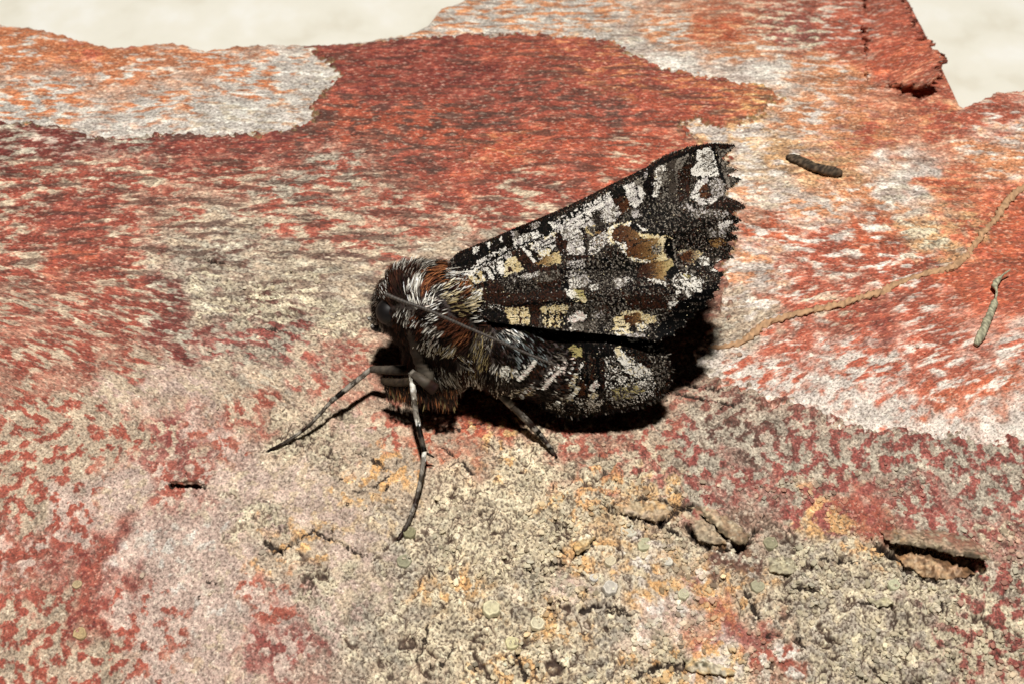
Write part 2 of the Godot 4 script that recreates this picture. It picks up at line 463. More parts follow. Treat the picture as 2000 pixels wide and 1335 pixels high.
	# cracks
	for c in "24.23 16.33,25.66 16.43,27.24 16.94,28.82 17.38,29.72 17.55;0.46;120/23.81 15.99,24.36 16.33,24.71 16.74;0.32;80/24.89 17.41,26.12 18.08,27.72 18.28;0.14;40/6.02 12.99,6.51 13.53,7.67 13.81,8.72 14.17,9.64 14.31,10.16 13.96,10.68 13.53;0.18;60/8.04 12.81,8.72 12.62,9.55 12.66,10.37 13.02;0.14;35/9.96 14.66,10.44 14.87,10.86 15.12;0.14;35/11.3 14.31,11.68 14.77,11.97 15.47,12.87 15.85,13.85 15.99,14.85 15.85,15.5 15.12,15.77 14.59;0.21;70/11.71 12.99,12.52 13.53,12.98 14.17,13.43 14.77,14.21 15.57,14.52 15.78;0.21;70/10.05 12.81,11.2 13.17,11.87 13.17;0.11;30/2.64 15.47,3.29 16.26,4.01 16.6,4.77 16.26,5.46 15.22;0.11;30/0.98 17.41,1.97 17.28,3.28 16.94;0.11;30/4.2 20.14,5.35 19.66,6.48 19.82,7.59 20.3;0.14;30/5.5 20.14,6.95 20.14,7.49 20.46;0.14;35/7.63 24.04,9.24 23.43,10.84 23.28,12.1 23.59;0.14;30/14.81 18.68,15.23 19.66,15.49 20.62;0.11;30/17.92 18.51,19.5 19;0.18;40/16.06 21.57,16.71 21.57;0.11;30/-12.94 14.77,-11.91 15.29,-10.21 16.16,-9.21 16.6;0.11;30/-15.85 15.64,-14.99 16.16,-14.65 16.33;0.18;45/-15.15 16.26,-13.87 15.64,-12.94 14.77;0.11;20/-22.59 11.52,-21.59 11.41,-20.39 11.63;0.21;50/-9.54 9.63,-8.31 10.39;0.11;30/-4.79 8.66,-3.75 9.63,-3.23 10.01,-2.71 10.77;0.11;25/-10.42 12.07,-9.1 11.7,-8.12 10.96;0.07;20/-0.35 6.45,0.17 7.06;0.11;25/-5.16 7.67,-3.45 7.47,-1.38 6.66;0.07;20/-19.59 18.01,-18.91 18.35;0.07;15/10.93 3.28,12.65 3.93,14.39 4.15;0.11;40/11.2 4.57,12.93 4.91,14.98 5.42;0.11;30/-5.9 23.13,-5.45 21.89,-5.32 20.78;0.11;20/-4.46 23.43,-3.52 22.2;0.11;25/0 21.57,0.32 22.82,0.95 24.35;0.11;25/19.72 16.67,21.02 16.84,22.31 17.01;0.11;25/22.04 19.66,23.31 19.91;0.14;35/26.98 19,27.18 19.98;0.11;25/-18.1 -1.3,-15.89 -0.83;0.11;15/-22.41 -8.01,-21.81 -7.74,-21.05 -7.69;0.14;50/17.97 21.89,18.39 22.66;0.11;25/22.31 23.43,22.89 24.04;0.11;25".split("/"):
		var f := c.split(";")
		var line := pts2(f[0])
		var w := f[1].to_float() * 1.7
		var deep := f[2].to_float() / 100.0
		for k in line.size() - 1:
			var lo := Vector2(minf(line[k].x, line[k + 1].x), minf(line[k].y, line[k + 1].y)) - Vector2(1, 1)
			var hi := Vector2(maxf(line[k].x, line[k + 1].x), maxf(line[k].y, line[k + 1].y)) + Vector2(1, 1)
			for j in range(maxi(0, int((lo.y - Z0) * pzm)), mini(TH, int((hi.y - Z0) * pzm))):
				for i in range(maxi(0, int((lo.x - X0) * pxm)), mini(TW, int((hi.x - X0) * pxm))):
					var p := Vector2(X0 + (i + 0.5) / pxm, Z0 + (j + 0.5) / pzm)
					p += Vector2(n_i.get_noise_2d(p.x * 2.0, p.y * 2.0), n_f.get_noise_2d(p.x, p.y)) * 0.2
					var d := p.distance_to(Geometry2D.get_closest_point_to_segment(p, line[k], line[k + 1]))
					var ww := w * (0.6 + 0.8 * n_f.get_noise_2d(p.x * 0.5, p.y * 0.5 + 40.0))
					var m := 1.0 - smoothstep(ww * 0.35, ww * 0.9, d)
					if m > 0.0:
						var o := j * TW + i
						hgt[o] -= deep * m * 0.55
						for e in 3:
							alb[o * 3 + e] = int(lerpf(alb[o * 3 + e], [34.0, 24.0, 18.0][e], m * 0.9))
	var im := Image.create_from_data(TW, TH, false, Image.FORMAT_RGB8, alb)
	bark_tex = ImageTexture.create_from_image(im)
	bump_tex = ImageTexture.create_from_image(Image.create_from_data(TW, TH, false, Image.FORMAT_L8, bump))

func uv_of(x: float, z: float) -> Vector2:
	return Vector2((x - X0) / (X1 - X0), (z - Z0) / (Z1 - Z0))

func build_bark():
	var root := Node3D.new()
	root.name = "bark_piece"
	add_child(root)
	tag(root, "curved piece of red and grey peeling bark on the cream floor under the moth", "bark")
	var m := StandardMaterial3D.new()
	m.albedo_texture = bark_tex
	m.roughness = 0.78
	m.metallic_specular = 0.4
	m.heightmap_enabled = true
	m.heightmap_texture = bump_tex
	m.heightmap_scale = 0.006
	m.texture_repeat = false
	# the sheet: columns run from the front to the broken far edge
	var edge := pts2("-60 -42.09,-49.05 -42.53,-46.18 -42.2,-43.27 -41.66,-40.2 -40.39,-35.53 -37.76,-32.87 -37.96,-30.28 -38.55,-26.87 -37.08,-24.34 -38.16,-21.2 -38.25,-18.05 -38.35,-13.6 -39.06,-9.14 -40.39,-7.61 -41.87,-6.52 -45.95,-4.76 -47.16,-1.98 -54.13,15.01 -55.63,37.02 -55.63,33.21 -34.73,34.28 -29.7,35.86 -29.04,36.55 -28.32,37.4 -27.37,39.2 -28.72,41.03 -30.11,43 -30.28,45.72 -30.78,55.8 -29.94")
	var nx := 1150
	var nz := 800
	var ne := noise(21, 0.9, 4)
	var v := PackedVector3Array()
	var uv := PackedVector2Array()
	v.resize(nx * nz)
	uv.resize(nx * nz)
	var k := 0
	for i in nx:
		var x := lerpf(-51.5, 51.5, i / (nx - 1.0))
		while k < edge.size() - 2 and edge[k + 1].x < x: k += 1
		var w := clampf((x - edge[k].x) / (edge[k + 1].x - edge[k].x), 0.0, 1.0)
		var ze := maxf(-57.5, lerpf(edge[k].y, edge[k + 1].y, w) + ne.get_noise_2d(x, 3.0) * 0.3)
		for j in nz:
			var t := j / (nz - 1.0)
			var z := maxf(lerpf(26.5, -57.5, t), ze)
			var y := bark_at(x, z)
			var e := (z - ze)
			if e < 2.5: y = lerpf(base_y(z) + (0.25 * noise_low(Vector2(x, z)) - 0.1), y, smoothstep(0.0, 2.5, e)) - 0.3 * pow(1.0 - e / 2.5, 3.0)
			v[j * nx + i] = Vector3(x, y, z) * MM
			uv[j * nx + i] = uv_of(x, z)
	var idx := PackedInt32Array()
	idx.resize((nx - 1) * (nz - 1) * 6)
	var c := 0
	for j in nz - 1:
		for i in nx - 1:
			var a := j * nx + i
			idx[c] = a
			idx[c + 1] = a + nx
			idx[c + 2] = a + 1
			idx[c + 3] = a + 1
			idx[c + 4] = a + nx
			idx[c + 5] = a + nx + 1
			c += 6
	put("bark_sheet", surf(v, idx, smooth_normals(v, idx), PackedColorArray(), uv), m, root)
	# broken edge and underside
	var sv := PackedVector3Array()
	var suv := PackedVector2Array()
	var si := PackedInt32Array()
	for i in nx:
		for p in [v[(nz - 1) * nx + i], v[(nz - 1) * nx + i] + Vector3(0, -1.3, 0.2) * MM, v[(nz / 2) * nx + i] + Vector3(0, -1.6, 0) * MM, v[i] + Vector3(0, -1.6, 0) * MM, v[i]]:
			sv.append(p)
			suv.append(uv_of(p.x / MM, p.z / MM))
		if i:
			for r in 4:
				var a := i * 5 + r
				si.append_array([a - 5, a - 4, a, a, a - 4, a + 1])
	put("bark_underside", surf(sv, si, smooth_normals(sv, si), PackedColorArray(), suv), m, root)
	# the lifted flap at the far right
	var fl := pts3("34.7 -0.35 -56.21,37.44 0.73 -53.22,36.06 0.93 -44.9,36.01 1.18 -42.14,35.58 1.2 -39.97,35.88 1.6 -37.53,35.25 1.32 -37.24,36.06 1.85 -36.14,36.17 2.22 -33.39,36.09 2.3 -31.76,35.69 2.22 -31.2,35.53 2.3 -29.56,35.03 2.13 -28.83,33.88 1.48 -29.15,33.19 1.12 -29.19,32.53 0.69 -30.16,31.85 0.28 -31.11,30.88 -0.12 -30.88,30.16 -0.35 -30.71,30.73 -0.35 -35.3,32.16 -0.35 -43.41")
	var outline := PackedVector2Array()
	for p in fl: outline.append(Vector2(p.x, p.z))
	put("bark_flap", slab(outline, 0.35, func(q: Vector2, inside: float) -> float:
		var near := 0.0
		var sum := 0.0
		for p in fl:
			var w := 1.0 / (q.distance_squared_to(Vector2(p.x, p.z)) + 0.05)
			near += w * p.y
			sum += w
		return bark_at(q.x, q.y) + near / sum + 0.1 * ne.get_noise_2d(q.x, q.y) * clampf(near / sum, 0.0, 1.0), 0.3, Color.BLACK, 0.75), m, root)
	# raised flakes
	var fm := vmat(0.8, 0.4)
	fm.heightmap_enabled = true
	fm.heightmap_texture = bump_tex
	fm.heightmap_scale = 0.012
	for s in "23.95 14.8,25.24 14.56,27.54 14.73,29.13 15.22,30.13 16.26,30.33 17.41,29.47 17.45,28.2 17.14,26.96 16.6,25.69 16.23,24.73 16.02,24.16 15.78;1.35;-0.1;152 138 108/24.58 16.74,25.49 16.53,26.69 16.67,27.87 17.14,29.13 17.55,29.59 17.75,28.34 18.08,27.1 18.08,25.99 17.81,25.06 17.35;0.1;0.45;206 150 98/6.52 13.13,8.04 12.77,9.72 12.7,10.53 13.24,10.06 13.96,9.48 14.28,8.32 14.03,7 13.67;0.2;0.03;186 160 124/11.49 13.96,12.01 13.67,12.8 14.31,13.57 15.15,13.8 15.68,12.8 15.81,11.97 15.36;0.22;0.1;172 154 126/11.31 12.95,12.71 13.13,14.32 14.03,15.43 15.08,15.05 15.78,14.4 15.68,13.34 14.73,12.53 13.89;0.26;0.03;196 176 136/-22.6 11.48,-21.95 11.26,-20.76 11.33,-20.15 11.67,-20.88 11.78,-21.89 11.74;0.5;0.1;96 62 44/3.9 15.71,4.96 15.29,5.39 15.22,4.88 16.12,4.14 16.53;0.35;0.06;216 184 122/10.69 23.07,11.88 22.94,13.86 23.98,13.59 24.23,11.82 24.1,10.82 23.68;0.4;0.1;190 182 140/16.43 16.67,17.76 16.46,18.35 17.35,17.64 17.95,16.55 17.68;0.3;0.06;178 174 138/22.55 19.4,24.02 19.33,24.03 19.85,23.23 19.98,22.67 19.79;0.35;0.08;196 192 150".split("/"):
		var f := s.split(";")
		var poly := pts2(f[0])
		var near_lift := f[1].to_float()
		var far_lift := f[2].to_float()
		var z_lo := 1e9
		var z_hi := -1e9
		for p in poly:
			z_lo = minf(z_lo, p.y)
			z_hi = maxf(z_hi, p.y)
		var mesh := slab(poly, 0.09, func(q: Vector2, inside: float) -> float:
			var t := clampf((q.y - z_lo) / (z_hi - z_lo), 0.0, 1.0)
			return base_y(q.y) + 0.25 * noise_low(q) + lerpf(far_lift, near_lift, t) + 0.12 * sin(clampf(inside * 2.0, 0.0, 1.0) * PI * 0.5) + 0.13 * ne.get_noise_2d(q.x * 2.0, q.y * 2.0), 0.11, rgb8(f[3]))
		put("bark_flake", mesh, fm, root)
	# round lichen fruit
	for s in "7.56 14.73 0.54 214 208 190,8.52 15.71 0.5 196 192 160,6.25 18.68 0.5 214 206 194,10.01 16.87 0.32 220 214 200,6.3 16.87 0.39 222 208 178,-27.71 18.35 0.32 190 168 132,-27.16 21.45 0.43 194 168 126,16.72 15.57 0.46 158 152 124,5.22 18.01 0.29 220 214 206,-1.29 19.98 0.57 222 212 176,1.61 20.78 0.46 226 216 186,10.89 19 0.36 206 200 170,-6.9 16.84 0.5 160 156 130,-6.63 15.01 0.43 150 144 112,15.64 18.51 0.46 180 174 146,24.27 18.54 0.39 206 204 172,0 22.04 0.43 224 214 170".split(","):
		var q := s.split(" ")
		var x := q[0].to_float()
		var z := q[1].to_float()
		put("lichen_disc", disc(Vector3(x, bark_at(x, z) - 0.05, z), q[2].to_float(), Color8(q[3].to_int(), q[4].to_int(), q[5].to_int())), fm, root)
	# fibres that run over the bark
	var fib := func(col: Color):
		return func(t: float, an: float) -> Color:
			return col * (0.85 + 0.3 * rng.randf())
	put("fibre_strand", tube(laid(pts4("13.65 -0.02 0.05 0.13,15.09 0.03 -0.05 0.18,16.66 0.08 -0.66 0.24,17.77 0.07 -1.72 0.26,19.31 0.06 -2.45 0.24,21.57 0.05 -3.03 0.24,23.87 0.04 -3.78 0.26,25.43 0.02 -4.43 0.27,26.6 0.01 -4.84 0.27,27.85 -0.07 -5.66 0.22,29.46 -0.1 -6.39 0.21,31.06 -0.12 -6.97 0.24,32.34 -0.17 -7.37 0.28,33.4 -0.19 -8.41 0.26,34.62 -0.32 -10.1 0.22,35.81 -0.4 -11.77 0.22,36.76 -0.45 -13 0.24,37.7 -0.51 -14.33 0.27,38.83 -0.66 -15.86 0.27,40.31 -0.83 -17.05 0.26,41.98 -0.95 -18.15 0.24")), 9, 0.18, fib.call(Color8(180, 142, 108)), 1.3, 0.6), fm, root)
		# loose granules of crust lichen
	var lump := lump_mesh()
	var mm := MultiMesh.new()
	mm.transform_format = MultiMesh.TRANSFORM_3D
	mm.use_colors = true
	mm.mesh = lump
	var spots := []
	var crust := noise(31, 0.16, 3)
	var plates := []
	for s in "23.95 14.8,25.24 14.56,27.54 14.73,29.13 15.22,30.13 16.26,30.33 17.41,29.47 17.45,28.2 17.14,26.96 16.6,25.69 16.23,24.73 16.02,24.16 15.78;1.35;-0.1;152 138 108/24.58 16.74,25.49 16.53,26.69 16.67,27.87 17.14,29.13 17.55,29.59 17.75,28.34 18.08,27.1 18.08,25.99 17.81,25.06 17.35;0.1;0.45;206 150 98/6.52 13.13,8.04 12.77,9.72 12.7,10.53 13.24,10.06 13.96,9.48 14.28,8.32 14.03,7 13.67;0.2;0.03;186 160 124/11.49 13.96,12.01 13.67,12.8 14.31,13.57 15.15,13.8 15.68,12.8 15.81,11.97 15.36;0.22;0.1;172 154 126/11.31 12.95,12.71 13.13,14.32 14.03,15.43 15.08,15.05 15.78,14.4 15.68,13.34 14.73,12.53 13.89;0.26;0.03;196 176 136/-22.6 11.48,-21.95 11.26,-20.76 11.33,-20.15 11.67,-20.88 11.78,-21.89 11.74;0.5;0.1;96 62 44/3.9 15.71,4.96 15.29,5.39 15.22,4.88 16.12,4.14 16.53;0.35;0.06;216 184 122/10.69 23.07,11.88 22.94,13.86 23.98,13.59 24.23,11.82 24.1,10.82 23.68;0.4;0.1;190 182 140/16.43 16.67,17.76 16.46,18.35 17.35,17.64 17.95,16.55 17.68;0.3;0.06;178 174 138/22.55 19.4,24.02 19.33,24.03 19.85,23.23 19.98,22.67 19.79;0.35;0.08;196 192 150".split("/"):
		var grown := Geometry2D.offset_polygon(pts2(s.split(";")[0]), 0.35)
		if grown.size(): plates.append(grown[0])
	while spots.size() < 3800:
		var x := rng.randf_range(-34.0, 36.0)
		var z := rng.randf_range(-8.0, 26.0)
		var right_low := smoothstep(-10.0, 6.0, x) * smoothstep(9.0, 14.5, z) + 0.8 * smoothstep(5.0, 2.0, Vector2(x + 15.5, (z + 3.5) * 1.2).length())
		if rng.randf() > right_low * smoothstep(-0.25, 0.2, crust.get_noise_2d(x, z)) + 0.004: continue
		if tint_at(x, z).get_luminance() < 0.35: continue
		var covered := false
		for q in plates: covered = covered or Geometry2D.is_point_in_polygon(Vector2(x, z), q)
		if not covered: spots.append(Vector2(x, z))
	mm.instance_count = spots.size()
	for i in spots.size():
		var p: Vector2 = spots[i]
		var r := 0.05 + 0.14 * pow(rng.randf(), 2.2)
		var b := Basis.from_euler(Vector3(rng.randf_range(-0.4, 0.4), rng.randf() * TAU, rng.randf_range(-0.4, 0.4))).scaled_local(Vector3(r * rng.randf_range(0.8, 1.7), r * rng.randf_range(0.35, 0.65), r) * MM)
		mm.set_instance_transform(i, Transform3D(b, Vector3(p.x, bark_at(p.x, p.y) + r * 0.05, p.y) * MM))
		var col := lin(tint_at(p.x, p.y).lerp([Color8(206, 200, 168), Color8(190, 186, 164), Color8(222, 208, 172)][i % 3], 0.3)) * rng.randf_range(0.8, 1.2)
		mm.set_instance_color(i, col)
	var mi := MultiMeshInstance3D.new()
	mi.name = "lichen_crust"
	mi.multimesh = mm
	mi.material_override = vmat(0.9, 0.3)
	mi.set_meta("kind", "stuff")
	root.add_child(mi)

var low_noise: FastNoiseLite
func noise_low(q: Vector2) -> float:
	if low_noise == null: low_noise = noise(8, 0.05, 3)
	return low_noise.get_noise_2d(q.x, q.y)

func lump_mesh() -> ArrayMesh:
	var s := SphereMesh.new()
	s.radius = 1.0
	s.height = 2.0
	s.radial_segments = 9
	s.rings = 5
	var a := s.get_mesh_arrays()
	var v: PackedVector3Array = a[Mesh.ARRAY_VERTEX]
	var n := noise(44, 0.8, 2)
	for k in v.size(): v[k] *= 1.0 + 0.7 * n.get_noise_3dv(v[k])
	return surf(v, a[Mesh.ARRAY_INDEX], a[Mesh.ARRAY_NORMAL])

# a thin plate with the given outline (x, z in mm), height(q, distance to the rim) and thickness
func slab(outline: PackedVector2Array, thick: float, height: Callable, cell: float, col := Color.BLACK, ragged := 0.16) -> ArrayMesh:
	var ring := PackedVector2Array()
	var nz := noise(55, 1.6, 3)
	for k in outline.size():
		var a := outline[k]
		var b := outline[(k + 1) % outline.size()]
		var n := maxi(1, int(a.distance_to(b) / cell))
		for j in n:
			var p := a.lerp(b, float(j) / n)
			ring.append(p + Vector2(nz.get_noise_2d(p.x, p.y), nz.get_noise_2d(p.y + 50.0, p.x)) * ragged)
	var pts := ring.duplicate()
	var lo := ring[0]
	var hi := ring[0]
	for p in ring:
		lo = lo.min(p)
		hi = hi.max(p)
	var y := lo.y
	while y < hi.y:
		var x := lo.x
		while x < hi.x:
			var p := Vector2(x + rng.randf_range(-0.3, 0.3) * cell, y + rng.randf_range(-0.3, 0.3) * cell)
			if Geometry2D.is_point_in_polygon(p, ring) and rim_distance(p, ring) > cell * 0.5: pts.append(p)
			x += cell
		y += cell
	var tri := Geometry2D.triangulate_delaunay(pts)
	var v := PackedVector3Array()
	var c := PackedColorArray()
	var uv := PackedVector2Array()
	var idx := PackedInt32Array()
	var fine := noise(56, 2.4, 3)
	for s in 2:
		for p in pts:
			v.append(Vector3(p.x, height.call(p, rim_distance(p, ring)) - s * thick, p.y) * MM)
			uv.append(uv_of(p.x, p.y))
			var g := 1.0 + 0.45 * fine.get_noise_2d(p.x * 0.7, p.y * 1.3) + 0.3 * nz.get_noise_2d(p.x, p.y * 2.0)
			c.append(lin(Color(col.r * g, col.g * g, col.b * g).lerp(tint_at(p.x, p.y), 0.62)))
	var n := pts.size()
	for k in range(0, tri.size(), 3):
		var ctr := (pts[tri[k]] + pts[tri[k + 1]] + pts[tri[k + 2]]) / 3.0
		if not Geometry2D.is_point_in_polygon(ctr, ring): continue
		var a := tri[k]
		var b := tri[k + 1]
		var d := tri[k + 2]
		if (pts[b] - pts[a]).cross(pts[d] - pts[a]) < 0.0:
			var h := b
			b = d
			d = h
		idx.append_array([a, b, d, a + n, d + n, b + n])
	for k in ring.size():
		var e := (k + 1) % ring.size()
		idx.append_array([k, k + n, e, e, k + n, e + n])
	return surf(v, idx, smooth_normals(v, idx), c if col != Color.BLACK else PackedColorArray(), uv)

func rim_distance(p: Vector2, ring: PackedVector2Array) -> float:
	var m := 1e9
	for k in ring.size():
		m = minf(m, p.distance_squared_to(ring[k]))
	return sqrt(m)

func disc(at: Vector3, r: float, col: Color) -> ArrayMesh:
	var v := PackedVector3Array()
	var c := PackedColorArray()
	var idx := PackedInt32Array()
	var nz := noise(61, 1.5, 2)
	var prof := [[0.0, 0.16], [0.45, 0.17], [0.72, 0.19], [0.86, 0.24], [1.0, 0.14], [1.08, -0.15]]
	for k in prof.size():
		for j in 14:
			var an := TAU * j / 14
			var rr: float = r * prof[k][0] * (1.0 + 0.16 * nz.get_noise_2d(at.x + cos(an), at.z + sin(an)))
			v.append((at + Vector3(cos(an) * rr, prof[k][1] * minf(1.0, r * 2.0) + 0.05 * nz.get_noise_2d(k * 3.0 + at.x, j * 3.0), sin(an) * rr)) * MM)
			c.append(lin(col * (rng.randf_range(0.85, 1.05) * (1.08 if k == 3 else 0.95))))
	for k in prof.size() - 1:
		for j in 14:
			var a := k * 14 + j
			var b := k * 14 + (j + 1) % 14
			idx.append_array([a, b, a + 14, b, b + 14, a + 14])
	return surf(v, idx, smooth_normals(v, idx), c)

# ---------------------------------------------------------------- loose bits
func build_debris():
	var m := vmat(0.85, 0.35)
	var shade := func(col: Color, amount: float):
		return func(t: float, an: float) -> Color:
			return col * (1.0 + amount * rng.randf_range(-1.0, 1.0))
	var p := put("dark_pellet", tube(laid(pts4("21.67 -1.07 -20.13 0.1,22.18 -0.93 -19.8 0.42,22.84 -0.87 -19.34 0.42,23.62 -0.78 -18.61 0.4,24.55 -0.73 -18.15 0.46,25.29 -0.71 -18.02 0.45,25.72 -0.78 -18.14 0.25")), 12, 0.12, shade.call(Color8(78, 66, 54), 0.5), 0.22, 0.8), m, self)
	tag(p, "dark brown elongated pellet lying in the orange hollow above the wing tip", "pellet")
	var w := put("twig", tube(laid(pts4("32.54 0.2 0.19 0.16,32.91 0.3 -0.33 0.31,33.38 0.4 -1.2 0.3,33.99 0.43 -2.36 0.28,34.48 0.41 -3.35 0.25,34.64 0.41 -3.75 0.09,34.86 0.44 -4.51 0.08,34.79 0.47 -4.97 0.23,35.1 0.51 -5.43 0.22,35.48 0.54 -5.9 0.09,36.21 0.72 -6.44 0.05")), 9, 0.12, shade.call(Color8(158, 154, 130), 0.3), 0.35), m, self)
	tag(w, "short grey green broken twig with a thin knotted end lying on the red bark", "twig")

# ---------------------------------------------------------------- moth
var balls := []
func body_sdf(p: Vector3) -> float:
	var d := 1e9
	for b in balls:
		var e: float = p.distance_to(b[0]) - b[1]
		if d > 1e8:
			d = e
		else:
			var h := maxf(1.1 - absf(d - e), 0.0) / 1.1
			d = minf(d, e) - h * h * 1.1 / 4.0
	return d

# surface nets
func body_mesh(cell: float) -> Array:
	var lo := Vector3(1e9, 1e9, 1e9)
	var hi := -lo
	for b in balls:
		lo = lo.min(b[0] - Vector3.ONE * (b[1] + 0.6))
		hi = hi.max(b[0] + Vector3.ONE * (b[1] + 0.6))
	var n := Vector3i((hi - lo) / cell) + Vector3i.ONE * 2
	var f := PackedFloat32Array()
	f.resize(n.x * n.y * n.z)
	for k in n.z:
		for j in n.y:
			for i in n.x:
				f[(k * n.y + j) * n.x + i] = body_sdf(lo + Vector3(i, j, k) * cell)
	var at := {}
	var v := PackedVector3Array()
	var off := [0, 1, n.x, n.x + 1, n.x * n.y, n.x * n.y + 1, n.x * n.y + n.x, n.x * n.y + n.x + 1]
	for k in n.z - 1:
		for j in n.y - 1:
			for i in n.x - 1:
				var o := (k * n.y + j) * n.x + i
				var s := 0
				for e in 8:
					if f[o + off[e]] < 0.0: s += 1
				if s == 0 or s == 8: continue
				var sum := Vector3.ZERO
				var cnt := 0
				for e in 8:
					for ax in 3:
						var e2: int = e | (1 << ax)
						if e2 == e: continue
						var a := f[o + off[e]]
						var b := f[o + off[e2]]
						if (a < 0.0) != (b < 0.0):
							var t := a / (a - b)
							var p := Vector3(e & 1, (e >> 1) & 1, e >> 2)
							p[ax] += t
							sum += p
							cnt += 1
				at[o] = v.size()
				v.append(lo + (Vector3(i, j, k) + sum / cnt) * cell)
	var idx := PackedInt32Array()
	var st := [1, n.x, n.x * n.y]
	for o in at:
		for ax in 3:
			var a: float = f[o]
			var b: float = f[o + st[ax]]
			if (a < 0.0) == (b < 0.0): continue
			var s1: int = st[(ax + 1) % 3]
			var s2: int = st[(ax + 2) % 3]
			if not (at.has(o - s1) and at.has(o - s2) and at.has(o - s1 - s2)): continue
			var q := [at[o], at[o - s1], at[o - s1 - s2], at[o - s2]]
			if a < 0.0: q.reverse()
			idx.append_array([q[0], q[1], q[2], q[0], q[2], q[3]])
	return [v, idx]

func jitter(c: Color, a: float) -> Color:
	var k := 1.0 + rng.randf_range(-a, a)
	return Color(c.r * k, c.g * k, c.b * k)

var hv := PackedVector3Array()
var hn := PackedVector3Array()
var hc := PackedColorArray()
var hi_ := PackedInt32Array()

func hair(p: Vector3, d: Vector3, nrm: Vector3, length: float, width: float, bend: float, col: Color, tip: Color):
	var side := d.cross(nrm).normalized() * width * 0.5
	var o := hv.size()
	var q := p
	var dir := d
	var widths := [0.5, 0.9, 1.0, 0.35]
	for k in 4:
		var w: float = widths[k]
		hv.append((q - side * w) * MM)
		hv.append((q + side * w) * MM)
		var nn := (nrm + dir * 0.25).normalized()
		hn.append(nn)
		hn.append(nn)
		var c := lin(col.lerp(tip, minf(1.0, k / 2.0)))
		hc.append(c)
		hc.append(c)
		q += dir * length / 3.0
		dir = (dir - nrm * bend).normalized()
	for k in 3:
		var a := o + k * 2
		hi_.append_array([a, a + 2, a + 1, a + 1, a + 2, a + 3])

func flush(called: String, mat: Material, parent: Node, stuff := true) -> MeshInstance3D:
	var o := put(called, surf(hv, hi_, hn, hc), mat, parent)
	if stuff: o.set_meta("kind", "stuff")
	hv = PackedVector3Array()
	hn = PackedVector3Array()
	hc = PackedColorArray()
	hi_ = PackedInt32Array()
	return o

